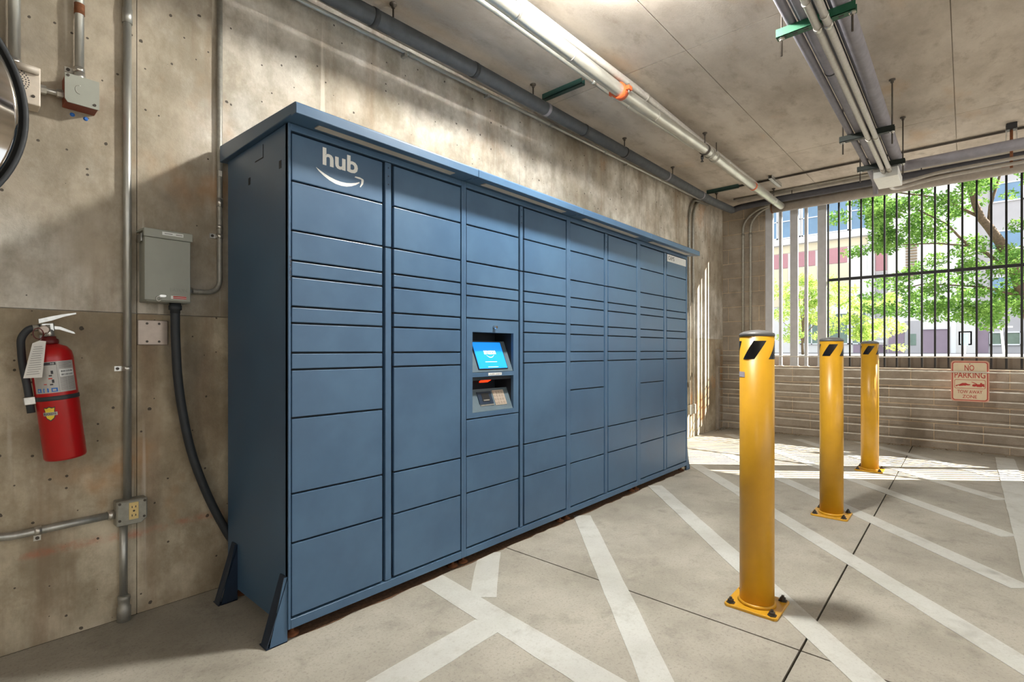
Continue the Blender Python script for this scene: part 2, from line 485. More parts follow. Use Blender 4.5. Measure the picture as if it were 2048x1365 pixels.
# far wall: block pier by the corner, low block wall under the openings, plain end
ZT = 0.893
wf = MB(); wf.box(FX + 0.008, FX + 0.21, 2.02, WY, 0, 3.3).box(FX + 0.008, FX + 0.21, -2.4, 2.02, 0, ZT - 0.004)
wall_far = wf.build('wall_far', M['mortar'], kind='structure')
def block_mesh(wd, ht):
    return MB().box(-0.1, 0.1, -wd/2, wd/2, -ht/2, ht/2).mesh('block', M['block'], 0.003, 1, Vector((0, 0, 0)))[0]
bm_cache = {}
def block(y0, y1, z0, z1):
    k = (round(y1 - y0, 3), round(z1 - z0, 3))
    if k not in bm_cache: bm_cache[k] = block_mesh(*k)
    inst(bm_cache[k], 'block', (FX + 0.1, (y0 + y1) / 2, (z0 + z1) / 2), wall_far)
zs = [0.0, 0.08] + [0.08 + 0.2033 * k for k in range(1, 16)]
MJ = 0.005
for k in range(len(zs) - 1):
    z0, z1 = zs[k] + MJ, zs[k+1] - MJ
    low = zs[k+1] < ZT + 0.02
    if k > 0 and z1 > 3.10: z1 = 3.10
    if z0 > 3.06: continue
    off = 0.26 if k % 2 else 0.465
    yj = [off + 0.407 * i for i in range(-8, 8)]
    lo_y = -2.4 if low else 2.02
    cuts = [lo_y] + [y for y in yj if lo_y + 0.06 < y < WY - 0.06] + [WY]
    for a, b in zip(cuts[:-1], cuts[1:]): block(a + MJ, b - MJ, z0, z1)
MB().box(FX, FX + 0.25, YB, -2.4, 0, 3.3).build('wall_right', M['plain'], kind='structure')
MB().box(XB - 0.25, XB, YB, WY, 0, 3.3).build('wall_back', M['plain'], kind='structure')
MB().box(XB, FX + 0.25, YB - 0.2, YB, 0, 1.0).build('wall_front', M['plain'], kind='structure')

# ------------------------------------------------------------------ ceiling lamps
def ceiling_lamp(x, y, label, lm='lamp_fill'):
    zc = ceil_z(x)
    t = empty('ceiling_light', (x, y, zc), label, 'light', 'round garage ceiling lights')
    MB().lathe([(0.150, 0), (0.155, -0.018), (0.145, -0.026), (0.11, -0.026)], (x, y, zc), n=32).build('housing', M['post'], t)
    MB().lathe([(0.105, -0.026), (0.100, -0.060), (0.08, -0.085), (0.04, -0.097), (0.0, -0.10)], (x, y, zc), n=32).build('lens', M[lm], t)
    return t
ceiling_lamp(2.10, 1.12, 'round lit ceiling light above the yellow bollards and lockers', 'lamp')
ceiling_lamp(-2.8, -0.6, 'added round fill light on the ceiling behind the camera near the left wall')  # this lamp and the next are out of view, added as fill
ceiling_lamp(2.2, -4.0, 'added round fill light on the ceiling over the open side of the bay')

# ------------------------------------------------------------------ parcel lockers
ROWS = [1.926, 1.743, 1.555, 1.441, 1.380, 1.266, 1.203, 1.090, 1.026, 0.842, 0.555, 0.368, 0.088]
ROWS_B = [z for z in ROWS if z != 0.842]
T0, T1 = 0.745, 1.266                       # terminal panel
LY = 1.900                                  # face of the doors
def locker(x0, x1, a, b, term, label, lens, first=False, last=False):
    t = empty('locker_unit', ((x0 + x1) / 2, 2.2, 0), label, 'locker', 'blue parcel locker units in a row')
    body = MB()
    if term:
        body.box(x0 + .002, x1 - .002, 2.06, 2.50, .05, 1.955)
        body.box(x0 + .002, x1 - .002, 1.922, 2.06, .05, T0 + .006)
        body.box(x0 + .002, x1 - .002, 1.922, 2.06, T1 - .006, 1.955)
        body.box(x0 + .002, a[0] + .012, 1.922, 2.06, T0 + .006, T1 - .006)
        body.box(a[1] - .012, x1 - .002, 1.922, 2.06, T0 + .006, T1 - .006)
    else:
        body.box(x0 + .002, x1 - .002, 1.922, 2.50, .05, 1.955)
    body.build('carcass', M['inner'], t)
    sides = MB()
    sides.box(x0, x0 + .002, LY + .003, 2.502, .048, 1.957).box(x1 - .002, x1, LY + .003, 2.502, .048, 1.957)
    sides.build('side_panel', M['blue'], t)
    fr = MB()
    fr.box(x0, a[0] - .005, LY - .003, 1.922, .047, 1.958).box(b[1] + .005, x1, LY - .003, 1.922, .047, 1.958)
    fr.box(a[0] - .005, b[1] + .005, LY - .003, 1.922, 1.931, 1.958).box(a[0] - .005, b[1] + .005, LY - .003, 1.922, .047, .083)
    fr.build('front_frame', M['blue'], t, .0015)
    for (z0, z1) in ((.086, 1.551), (1.557, 1.928)):
        mu = MB().box(a[1] + .014, b[0] - .014, LY - .001, 1.922, z0, z1).build('centre_strip', M['blue'], t, .002)
    xm = (a[1] + b[0]) / 2
    for z in (1.905, 1.868, 1.832):
        MB().cyl((xm, LY - .0015, z), (xm, LY + .004, z), .0035, 10).build('strip_screw', M['navy'], t)
    for (c, rows) in ((a, ROWS if term != 'B' else ROWS_B), (b, ROWS_B)):
        if term and c is a: rows = [1.926, 1.743, 1.555, 1.441, 1.380, 1.266, None, 0.745, 0.555, 0.368, 0.088]
        for zt, zb in zip(rows[:-1], rows[1:]):
            if zt is None or zb is None: continue
            MB().box(c[0], c[1], LY, 1.918, zb + .0035, zt - .0035).build('door', M['blue'], t, .0025, 2)
    # canopy with a light lens in its underside
    rx0 = x0 - (.022 if first else 0) + .0008; rx1 = x1 + (.022 if last else 0) - .0008
    prof = [(1.79, 1.953), (1.79, 1.990), (1.797, 1.997), (2.54, 2.034), (2.54, 1.959), (1.83, 1.959), (1.83, 1.953)]
    roof = MB().prism([(rx0, y, z) for y, z in prof], (rx1 - rx0, 0, 0)).build('canopy', M['blue'], t, .002)
    MB().box(lens[0], lens[1], 1.806, 1.8715, 1.9545, 1.9592).build('light_lens', M['lens'], roof)
    for fx in (x0 + .035, x1 - .035):
        for fy in (1.945, 2.44):
            MB().lathe([(.027, 0), (.027, .006), (.022, .011), (.008, .014), (.008, .05)], (fx, fy, 0), n=16).build('levelling_foot', M['rust'], t)
    return t

def gusset(x, y, sx, t, face='blue'):                    # folded triangular anchor bracket; lighter blue paints the light on its front face
    g = MB()
    g.prism([(x + sx * .078, y, 0), (x + sx * .078, y + .05, 0), (x + sx * .006, y + .05, .245), (x + sx * .0, y, .245)], (-sx * .003, 0, .0))
    g.box(x, x + sx * .078, y, y + .06, 0, .004)
    o = g.build('anchor_bracket', M['navy'], t)
    MB().prism([(x, y, .0), (x + sx * .066, y, 0), (x + sx * .012, y, .245), (x, y, .245)], (0, .004, 0)).build('bracket_face', M[face], o)
    MB().lathe([(.009, .004), (.009, .012), (.004, .013), (.004, .02)], (x + sx * .05, y + .03, 0), n=8).build('anchor_bolt', M['zinc'], o)
    return o

u1 = locker(.865, 1.761, (.880, 1.280), (1.340, 1.740), None,
            'blue parcel locker unit at the near end with white hub lettering', (.955, 1.645), first=True)
u2 = locker(1.761, 2.676, (1.782, 2.186), (2.239, 2.648), 'T',
            'blue parcel locker unit with the lit touch screen and keypad', (1.855, 2.56))
u3 = locker(2.676, 3.613, (2.698, 3.105), (3.166, 3.580), None,
            'plain blue parcel locker unit right of the touch screen unit', (2.78, 3.50))
u4 = locker(3.613, 4.540, (3.645, 4.053), (4.120, 4.516), None,
            'blue parcel locker unit at the far end with a white taped note', (3.72, 4.44), last=True)
gusset(.865, 1.905, -1, u1); gusset(.865, 2.39, -1, u1, 'navy'); gusset(4.540, 1.905, 1, u4)
MB().box(.8642, .8652, 1.955, 1.975, 1.80, 1.83).build('side_slot', M['inner'], u1)
MB().box(.8642, .8652, 2.25, 2.27, 1.80, 1.83).build('side_slot', M['inner'], u1)
MB().box(.8640, .8652, 2.12, 2.124, 1.88, 1.935).box(.8640, .8652, 2.12, 2.2, 1.88, 1.884).build('side_notch', M['inner'], u1)

# hub lettering and curved arrow
text_mesh('hub_lettering', 'hub', M['white'], (1.003, LY - .0006, 1.836), (1, 0, 0), (0, 0, 1), .156, .070, u1, bold=.028)
up_ = [(.975, 1.819), (.990, 1.812), (1.010, 1.803), (1.034, 1.795), (1.058, 1.7895), (1.082, 1.7875), (1.106, 1.7885), (1.128, 1.793), (1.148, 1.799), (1.166, 1.807)]
lo_ = [(.975, 1.819), (.988, 1.806), (1.008, 1.793), (1.032, 1.781), (1.058, 1.7735), (1.084, 1.7715), (1.108, 1.774), (1.130, 1.781), (1.150, 1.791), (1.167, 1.803)]
arrow = MB()
for i in range(len(up_) - 1):
    q = [up_[i], up_[i+1], lo_[i+1], lo_[i]] if i else [up_[0], up_[1], lo_[1]]
    arrow.prism([(x, LY - .0006, z) for x, z in q], (0, .0006, 0))
for q in ([(1.144, 1.822), (1.148, 1.8265), (1.168, 1.8275), (1.176, 1.8195), (1.160, 1.820)], [(1.168, 1.8275), (1.1855, 1.823), (1.1875, 1.817), (1.176, 1.8195)],
          [(1.176, 1.8195), (1.1875, 1.817), (1.184, 1.802), (1.172, 1.786), (1.169, 1.788), (1.1755, 1.803)]):
    arrow.prism([(x, LY - .0006, z) for x, z in q], (0, .0006, 0))
arrow.build('curved_arrow', M['white'], u1)
text_mesh('marker_scribble', 'N90667', M['ink'], (.8765, LY - .0036, 1.365), (0, 0, 1), (-1, 0, 0), .092, .007, u1, depth=.0002)
note = MB().box(4.122, 4.512, LY - .001, LY, 1.862, 1.924).build('taped_note', M['white'], u4)
text_mesh('note_writing', 'CAMS', M['ink'], (4.145, LY - .0012, 1.878), (1, 0, 0), (0, 0, 1), .12, .036, note, depth=.0002)

# order terminal in the second unit
tx0, tx1 = 1.782, 2.186
ox0, ox1 = 1.824, 2.143
tp = MB()
tp.box(tx0, ox0, LY, 1.918, T0 + .0035, T1 - .0035).box(ox1, tx1, LY, 1.918, T0 + .0035, T1 - .0035)
tp.box(ox0, ox1, LY, 1.918, 1.195, T1 - .0035).box(ox0, ox1, LY, 1.918, .960, .983).box(ox0, ox1, LY, 1.918, T0 + .0035, .774)
term = tp.build('terminal_panel', M['blue'], u2)
cav = MB()
cav.box(ox0, ox1, 2.045, 2.052, .76, 1.20).box(ox0 - .004, ox0, 1.918, 2.05, .76, 1.20).box(ox1, ox1 + .004, 1.918, 2.05, .76, 1.20)
cav.box(ox0, ox1, 1.918, 2.05, 1.195, 1.20).box(ox0, ox1, 1.918, 2.05, .94, .983)
cav.build('recess', M['inner'], term)
sl0, sl1 = Vector((0, 1.905, .985)), Vector((0, 1.975, 1.150))
MB().prism([(ox0, sl0.y, sl0.z), (ox1, sl0.y, sl0.z), (ox1, sl1.y, sl1.z), (ox0, sl1.y, sl1.z)], (0, .006, -.003)).build('screen_panel', M['pale_panel'], term)
du = (sl1 - sl0).normalized(); dn = Vector((1, 0, 0)).cross(du)            # normal towards the user
def on(base, x, s, lift=0.0): return Vector((x, base.y, base.z)) + du_cur * s + dn_cur * lift
du_cur, dn_cur = du, dn
if dn_cur.y > 0: dn_cur = -dn_cur
def slab(base, xa, xb, s0, s1, lift, th, name, m, par):
    p = [on(base, xa, s0, lift), on(base, xb, s0, lift), on(base, xb, s1, lift), on(base, xa, s1, lift)]
    return MB().prism(p, -dn_cur * th).build(name, m, par)
slab(sl0, 1.876, 2.106, .012, .175, .004, .004, 'screen_bezel', M['black'], term)
scr = slab(sl0, 1.882, 2.100, .017, .170, .006, .003, 'screen', M['screen'], term)
text_mesh('screen_lettering', 'amazon', M['screenw'], on(sl0, 1.948, .098, .0062), (1, 0, 0), du, .092, .022, scr, depth=.0003, bold=.015)
sm = MB()
for i in range(8):
    f0, f1 = i / 8, (i + 1) / 8
    g = lambda f: .094 - .012 * math.sin(math.pi * f)
    k = lambda f: .004 * math.sin(math.pi * (0.1 + 0.8 * f))
    pts = [on(sl0, 1.962 + .06 * f0, g(f0), .0065), on(sl0, 1.962 + .06 * f1, g(f1), .0065), on(sl0, 1.962 + .06 * f1, g(f1) - k(f1), .0065), on(sl0, 1.962 + .06 * f0, g(f0) - k(f0), .0065)]
    sm.prism(pts, -dn_cur * .0006)
sm.build('screen_smile', M['screenw'], scr)
slab(sl0, 1.94, 2.03, .053, .0555, .0065, .0006, 'screen_line', M['screenw'], scr)
slab(sl0, 1.95, 2.03, .0235, .026, .0065, .0006, 'screen_line', M['screenw'], scr)
MB().box(1.94, 2.045, LY - .001, LY, .9645, .9785).build('warning_label', M['white'], term)
text_mesh('warning_lettering', 'LASER LIGHT', M['ink'], (1.944, LY - .0013, .967), (1, 0, 0), (0, 0, 1), .097, .008, term, depth=.0002)
MB().prism([(1.957, 1.925, .953), (2.022, 1.925, .953), (2.022, 1.985, .922), (1.957, 1.985, .922)], (0, .003, .006)).build('scanner_window', M['scan'], term)
lo0, lo1 = Vector((0, 1.905, .775)), Vector((0, 1.955, .890))
MB().prism([(ox0, lo0.y, lo0.z), (ox1, lo0.y, lo0.z), (ox1, lo1.y, lo1.z), (ox0, lo1.y, lo1.z)], (0, .006, -.003)).build('keypad_panel', M['pale_panel'], term)
du_cur = (lo1 - lo0).normalized(); dn_cur = Vector((1, 0, 0)).cross(du_cur)
if dn_cur.y > 0: dn_cur = -dn_cur
kp = slab(lo0, 2.016, 2.104, .026, .112, .003, .003, 'keypad', M['keypad'], term)
kk = MB()
for i in range(4):
    for j in range(4):
        xa = 2.0205 + i * .0205; s0 = .031 + j * .0198
        kk.prism([on(lo0, xa, s0, .005), on(lo0, xa + .015, s0, .005), on(lo0, xa + .015, s0 + .015, .005), on(lo0, xa, s0 + .015, .005)], -dn_cur * .0025)
tag(kk.build('keypad_keys', M['pinkgrey'], kp), kind='stuff')
cr = slab(lo0, 1.896, 2.002, .040, .108, .004, .004, 'card_reader', M['navy'], term)
slab(lo0, 1.924, 1.980, .052, .098, .0055, .002, 'reader_slot', M['black'], cr)
slab(lo0, 1.929, 1.974, .056, .062, .0065, .001, 'reader_lip', M['zinc'], cr)
slab(lo0, 1.900, 2.002, .030, .035, .003, .003, 'reader_trim', M['zinc'], cr)
MB().lathe([(.010, .004), (.010, -.012), (.007, -.018), (.007, -.022)], (1.985, LY, 1.224), (0, 1, 0), 16).build('camera_dome', M['chrome'], term)

# ------------------------------------------------------------------ bollards
def bollard(x, y, label):
    t = empty('bollard', (x, y, 0), label, 'bollard', 'yellow steel bollards in a row')
    rr, H = .0685, 1.162
    MB().lathe([(rr, .012), (rr, H)], (x, y, 0), n=48).build('post', M['yellow'], t)
    MB().lathe([(rr + .003, .012), (rr + .008, .014), (rr + .001, .024)], (x, y, 0), n=32).build('weld_bead', M['yellow'], t)
    MB().lathe([(rr + .0015, H - .002), (rr + .0015, H + .007), (rr - .002, H + .012), (rr * .75, H + .019), (rr * .4, H + .024), (.001, H + .026)], (x, y, 0), n=48).build('cap', M['capgrey'], t)
    bp = MB().prism([(x - .095, y - .105, 0), (x + .095, y - .105, 0), (x + .105, y - .095, 0), (x + .105, y + .095, 0), (x + .095, y + .105, 0), (x - .095, y + .105, 0), (x - .105, y + .095, 0), (x - .105, y - .095, 0)], (0, 0, .012))
    bp = bp.build('base_plate', M['yellow'], t, .002)
    for sx in (-1, 1):
        for sy in (-1, 1):
            MB().lathe([(.018, .012), (.018, .016), (.012, .016), (.012, .027), (.006, .028), (.006, .036)], (x + sx * .082, y + sy * .082, 0), n=6, smooth=False).build('anchor_bolt', M['rod'], t)
    base = math.atan2(-y, -x)                # towards the viewer's side
    for k in range(4):
        m = MB(); N_ = 8; za, zb = 1.062, 1.140; r1 = rr + .0008
        for i in range(N_):
            for jj in range(N_):
                q = []
                for (f, tt) in ((i, jj), (i + 1, jj), (i + 1, jj + 1), (i, jj + 1)):
                    f /= N_; tt /= N_
                    ang = base + math.radians(-50 + 90 * k + 42 * f + 40 * tt)
                    q.append((x + r1 * math.cos(ang), y + r1 * math.sin(ang), za + (zb - za) * tt))
                m.poly(q, True)
        m.build('black_stripe', M['tapeblk'], t)
    return t
B1 = bollard(2.345, .672, 'nearest yellow bollard, tallest in view, with a pale tape scrap')
bollard(3.955, .666, 'middle yellow bollard of the row of three')
bollard(5.66, .652, 'farthest yellow bollard, nearest the no parking sign')
tb = math.atan2(-.672, -2.345)
m = MB()
for i in range(5):
    a0 = tb + math.radians(-88 + 9 * i); a1 = a0 + math.radians(9); r1 = .0692
    m.poly([(2.345 + r1 * math.cos(a), .672 + r1 * math.sin(a), z) for a, z in ((a0, .985), (a1, .985), (a1, 1.008), (a0, 1.008))], True)
m.build('tape_scrap', M['tapewht'], B1)

# ------------------------------------------------------------------ fire extinguisher (local frame, hangs slightly askew)
def extinguisher():
    rr = .061
    t = empty('fire_extinguisher', (.306, WY - .085, .70), 'red fire extinguisher with paper tag hanging on the wall', 'fire extinguisher', rot=(0, math.radians(-6.0), 0), local=True)
    MB().lathe([(.050, 0), (.058, .003), (rr, .010), (rr, .375), (.058, .395), (.047, .412), (.028, .422), (.022, .425)], n=48).build('cylinder', M['red'], t)
    MB().lathe([(.022, .424), (.026, .427), (.026, .440), (.020, .444), (.020, .452)], n=24).build('neck_ring', M['dkred'], t)
    MB().lathe([(.017, .45), (.017, .475), (.013, .478), (.013, .495)], n=16).build('valve', M['zinc'], t)
    MB().box(-.018, .018, -.011, .011, .470, .502).build('valve_head', M['zinc'], t, .003)
    MB().prism([(-.022, -.008, .502), (.014, -.008, .510), (.048, -.008, .522), (.084, -.008, .530), (.084, -.008, .535), (.046, -.008, .531), (.008, -.008, .524), (-.022, -.008, .517)], (0, .016, 0)).build('squeeze_lever', M['zinc'], t)
    MB().prism([(.005, -.008, .492), (.034, -.008, .486), (.070, -.008, .464), (.074, -.008, .457), (.067, -.008, .458), (.032, -.008, .475), (.005, -.008, .480)], (0, .016, 0)).build('carry_handle', M['zinc'], t)
    MB().lathe([(.014, 0), (.016, .004), (.016, .012), (.012, .015)], (-.012, -.011, .478), (0, -1, 0), 20).build('pressure_gauge', M['pinkgrey'], t)
    MB().tube([(-.03 + .014 * math.cos(a), -.03, .465 + .02 * math.sin(a)) for a in [i * math.pi / 6 for i in range(13)]], .0018, 6).build('pull_ring', M['dkred'], t)
    MB().tube(fillet([(-.018, 0, .487), (-.048, .004, .487), (-.074, .012, .455), (-.079, .016, .36), (-.074, .014, .28), (-.0755, -.004, .185)], .04), .0115, 14).build('hose', M['rubber'], t)
    MB().tube([(-.018, 0, .487), (-.040, 0, .487)], .011, 12).build('hose_fitting', M['castbox'], t)
    MB().lathe([(rr + .0005, .222), (rr + .002, .224), (rr + .002, .236), (rr + .0005, .238)], n=48).build('retaining_band', M['rubber'], t)
    MB().box(-.092, -.060, -.020, .004, .215, .243).build('band_clip', M['zinc'], t, .002)
    MB().box(-.02, .02, .045, .085, .40, .46).build('wall_hook', M['zinc'], t)
    def cyl_at(deg, z, r_): a = math.radians(deg); return (r_ * math.sin(a), -r_ * math.cos(a), z)
    def patch(name, d0, d1, z0, z1, r_, m, par):
        b = MB(); k = max(1, int(abs(d1 - d0) / 8))
        for i in range(k):
            e0, e1 = d0 + (d1 - d0) * i / k, d0 + (d1 - d0) * (i + 1) / k
            b.poly([cyl_at(e0, z0, r_), cyl_at(e1, z0, r_), cyl_at(e1, z1, r_), cyl_at(e0, z1, r_)], True)
        return b.build(name, m, par)
    lab = patch('instruction_label', -68, 56, .250, .362, rr + .0004, M['label'], t)
    R1 = rr + .0007
    patch('label_header', -62, 1, .350, .360, R1, M['ink'], lab)
    text_mesh('label_header_text', 'NS', M['white'], (0, 0, 0), (1, 0, 0), (0, 0, 1), .010, .006, lab, fmap=lambda a, b, d: cyl_at(-12 + math.degrees(a / rr), .352 + b, R1 + .0003 + d * .2))
    patch('label_divider', 2, 3, .252, .360, R1, M['inkgrey'], lab)
    patch('barcode_sticker', 8, 52, .306, .332, R1, M['white'], lab)
    for row, (z0, z1) in enumerate(((.321, .328), (.309, .316))):
        d = 12.0
        while d < 49:
            ww = R.choice((.5, .8, 1.2)); patch('barcode_bar', d, d + ww, z0, z1, R1 + .0003, M['ink'], lab); d += ww + R.choice((.6, 1.0))
    for k in range(5):
        patch('print_line', 8, 8 + R.uniform(28, 42), .356 - k * .0045, .3575 - k * .0045, R1, M['inkgrey'], lab)
    for k in range(10):
        patch('print_line', 7, 26, .300 - k * .0047, .3015 - k * .0047, R1, M['inkgrey'], lab)
        patch('print_line', 29, 52, .300 - k * .0047, .3015 - k * .0047, R1, M['inkgrey'], lab)
    for d0, d1 in ((-58, -46), (-40, -25), (-18, -2)):
        patch('pictogram', d0, d1, .254, .268, R1, M['inkblue'], lab)
        patch('pictogram_mark', d0 + 3, d1 - 4, .257, .264, R1 + .0003, M['label'], lab)
    for (d0, z0) in ((-14, .318), (-14, .286)):
        patch('figure_mark', d0, d0 + 6, z0, z0 + .012, R1, M['ink'], lab); patch('figure_mark', d0 - 6, d0 + 2, z0 - .008, z0 - .003, R1, M['ink'], lab)
    patch('figure_mark', -22, -12, .300, .304, R1, M['inkred'], lab); patch('figure_mark', -36, -28, .281, .284, R1, M['inkred'], lab)
    # yellow shield
    def fan(name, pts, r_, m, par):
        b = MB()
        c = (sum(p[0] for p in pts) / len(pts), sum(p[1] for p in pts) / len(pts))
        for i in range(len(pts)):
            p, q = pts[i], pts[(i + 1) % len(pts)]
            b.poly([cyl_at(c[0], c[1], r_), cyl_at(p[0], p[1], r_), cyl_at(q[0], q[1], r_)], True)
        return b.build(name, m, par)
    def sh(k, cz=.176, cd=-31):
        base = [(-14, .021), (-7, .019), (0, .023), (7, .019), (14, .021), (12, .010), (13, -.004), (9, -.015), (0, -.023), (-9, -.015), (-13, -.004), (-12, .010)]
        return [(cd + d * k, cz + z * k) for d, z in base]
    s1 = fan('shield_sticker', sh(1.18), rr + .0004, M['ink'], t); fan('shield_field', sh(1.0), rr + .0008, M['shield'], s1)
    patch('shield_ribbon', -50, -11, .170, .182, rr + .0012, M['label'], s1)
    text_mesh('shield_lettering', 'BUCKEYE', M['ink'], (0, 0, 0), (1, 0, 0), (0, 0, 1), .036, .008, s1, bold=.02, fmap=lambda a, b, d: cyl_at(-48 + math.degrees(a / rr), .172 + b, rr + .0016 + d * .2))
    patch('side_sticker', 72, 86, .075, .12, rr + .0004, M['paper'], t)
    # paper inspection tag on a tie
    tp = [(-.052, -.066, .432), (-.032, -.066, .440), (-.016, -.066, .436), (-.040, -.070, .310), (-.088, -.070, .314)]
    tg = MB().prism(tp, (0, -.0008, 0)).build('inspection_tag', M['paper'], t)
    for k in range(13):
        z = .418 - k * .0078; xl = -.054 - k * .0024; xr = -.023 - k * .0017
        MB().box(xl + .004, xr - R.uniform(0, .006), -.0722, -.0708, z, z + .0014).build('tag_line', M['inkgrey'], tg)
    MB().tube([(-.03, -.066, .434), (-.02, -.045, .456), (-.005, -.02, .47)], .0012, 6).build('tag_tie', M['dkred'], t)
extinguisher()

# ------------------------------------------------------------------ things on the left wall
def strap(name, p, axis, r_, side, par, m='zinc'):
    """one hole pipe strap: half ring round the pipe plus an ear"""
    b = MB(); p = Vector(p)
    if axis == 'z':
        b.tube([p - Vector((0, 0, .010)), p + Vector((0, 0, .010))], r_ + .0025, 16)
        b.box(p.x + side * r_, p.x + side * (r_ + .026), WY - .005, WY - .001, p.z - .010, p.z + .010)
    else:
        b.tube([p - Vector((.010, 0, 0)), p + Vector((.010, 0, 0))], r_ + .0025, 16)
        b.box(p.x - .010, p.x + .010, WY - .005, WY - .001, p.z + side * r_, p.z + side * (r_ + .026))
    o = b.build(name, M[m], par)
    e = Vector((p.x + side * (r_ + .016), WY - .005, p.z)) if axis == 'z' else Vector((p.x, WY - .005, p.z + side * (r_ + .016)))
    MB().cyl(e, e - Vector((0, .004, 0)), .006, 8).build('strap_screw', M['rod'], o)
    return o

CR = .0145
t = empty('vertical_conduit', (.505, WY - .016, 0), 'long galvanised conduit dropping from the ceiling to the outlet box', 'conduit')
MB().tube([(.505, WY - .0165, .49), (.505, WY - .0165, ceil_z(.5))], CR, 16).build('pipe', M['galv'], t)
strap('pipe_strap', (.505, WY - .0165, 1.025), 'z', CR, -1, t)
MB().tube([(.505, WY - .0165, 2.44), (.505, WY - .0165, 2.50)], CR + .003, 16).build('coupling', M['galv'], t)

t = empty('floor_conduit', (.490, WY - .016, 0), 'short conduit between the outlet box and the floor', 'conduit')
MB().tube([(.492, WY - .0165, .09), (.492, WY - .0165, .40)], CR, 16).build('pipe', M['galv'], t)
MB().lathe([(.024, 0), (.024, .055), (.020, .06), (.020, .085), (.022, .088), (.022, .10), (.015, .102)], (.492, WY - .026, 0), n=16).build('floor_fitting', M['conduit'], t)

t = empty('outlet_box', (.52, WY, .44), 'square cast outlet box with ivory duplex receptacle low on the wall', 'outlet')
ob = MB().prism([(.462, WY, .392), (.462, WY, .492), (.565, WY, .492), (.565, WY, .412), (.545, WY, .392)], (0, -.055, 0)).build('box_body', M['castbox'], t, .003)
MB().box(.466, .561, WY - .058, WY - .055, .408, .488).build('cover', M['castbox'], t, .001)
rc_ = MB().box(.502, .534, WY - .061, WY - .058, .414, .482).build('receptacle', M['ivory'], t, .001)
for z in (.430, .464):
    for dx in (-.006, .006):
        MB().box(.518 + dx - .0015, .518 + dx + .0015, WY - .0615, WY - .0605, z - .004, z + .004).build('slot', M['ink'], rc_)
MB().cyl((.518, WY - .0618, .448), (.518, WY - .060, .448), .004, 10).build('centre_screw', M['rod'], rc_)
for x, z in ((.472, .482), (.555, .482), (.472, .415), (.553, .418)):
    MB().cyl((x, WY - .060, z), (x, WY - .056, z), .005, 8).build('cover_screw', M['rod'], t)

t = empty('side_conduit', (.2, WY - .016, .45), 'bent conduit running left from the outlet box', 'conduit')
MB().tube(fillet([(.462, WY - .018, .437), (.25, WY - .018, .432), (.15, WY - .018, .428), (.05, WY - .018, .46), (-.12, WY - .018, .60)], .12), CR, 14).build('pipe', M['galv'], t)
MB().tube([(.462, WY - .018, .437), (.440, WY - .018, .4365)], CR + .004, 14).build('connector', M['zinc'], t)
strap('pipe_strap', (.235, WY - .018, .432), 'x', CR, -1, t)

# fused disconnect
t = empty('disconnect_box', (.63, WY, 1.3), 'grey electrical disconnect box with hooded top on the wall', 'electrical box')
MB().box(.548, .708, WY - .105, WY, 1.300, 1.590).build('box_body', M['box'], t, .002)
dr = MB().prism([(.541, WY - .06, 1.318), (.541, WY - .105, 1.304), (.541, WY - .117, 1.304), (.541, WY - .117, 1.560), (.541, WY - .09, 1.560)], (.163, 0, 0)).build('door', M['box'], t, .002)
MB().prism([(.538, WY, 1.598), (.538, WY - .124, 1.594), (.538, WY - .124, 1.560), (.538, WY - .118, 1.560), (.538, WY - .10, 1.585), (.538, WY, 1.590)], (.172, 0, 0)).build('hood', M['box'], t, .0015)
wl = MB().box(.600, .675, WY - .1256, WY - .124, 1.574, 1.587).build('name_label', M['white'], t)
for x0, x1 in ((.608, .636), (.648, .672)):
    MB().box(x0, x1, WY - .1262, WY - .1256, 1.579, 1.582).build('label_print', M['inkgrey'], wl)
text_mesh('embossed_name', 'EATON', M['box'], (.630, WY - .1172, 1.345), (1, 0, 0), (0, 0, 1), .062, .015, dr, depth=.0015, bold=.02)
rl = MB().box(.632, .688, WY - .1182, WY - .117, 1.314, 1.327).build('warning_label', M['white'], t)
MB().box(.640, .688, WY - .1186, WY - .1181, 1.321, 1.326).build('label_print', M['inkred'], rl)
MB().box(.640, .688, WY - .1186, WY - .1181, 1.315, 1.319).build('label_print', M['inkred'], rl)
hs = MB().prism([(.583, WY - .119, 1.318), (.596, WY - .119, 1.328), (.612, WY - .119, 1.328), (.616, WY - .119, 1.324), (.612, WY - .119, 1.319), (.592, WY - .119, 1.318)], (0, -.002, 0)).build('hasp', M['zinc'], t)
MB().tube([(.588 + .008 * math.cos(a), WY - .121, 1.311 + .010 * math.sin(a)) for a in [i * math.pi / 6 for i in range(13)]], .0022, 6).build('hasp_loop', M['zinc'], hs)
MB().box(.535, .539, WY - .09, WY - .03, 1.545, 1.575).build('side_latch', M['zinc'], t)

t = empty('bent_conduit', (.85, WY - .015, 1.37), 'conduit from the ceiling bending into the side of the disconnect box', 'conduit')
MB().tube(fillet([(.851, WY - .016, ceil_z(.85)), (.851, WY - .016, 1.70), (.851, WY - .016, 1.362), (.715, WY - .040, 1.360)], .12, 10), .0115, 14).build('pipe', M['conduit'], t)
MB().tube([(.730, WY - .037, 1.3605), (.710, WY - .041, 1.36)], .016, 12).build('connector', M['zinc'], t)
MB().tube([(.851, WY - .016, 1.76), (.851, WY - .016, 1.80)], .014, 12).build('coupling', M['zinc'], t)
MB().tube([(.851, WY - .016, 1.66), (.851, WY - .016, 1.675)], .014, 12).build('coupling', M['zinc'], t)
lb = MB().box(.843, .857, WY - .0285, WY - .0275, 1.90, 1.925).build('conduit_label', M['paper'], t)
strap('pipe_strap', (.851, WY - .016, 1.625), 'z', .0115, -1, t)

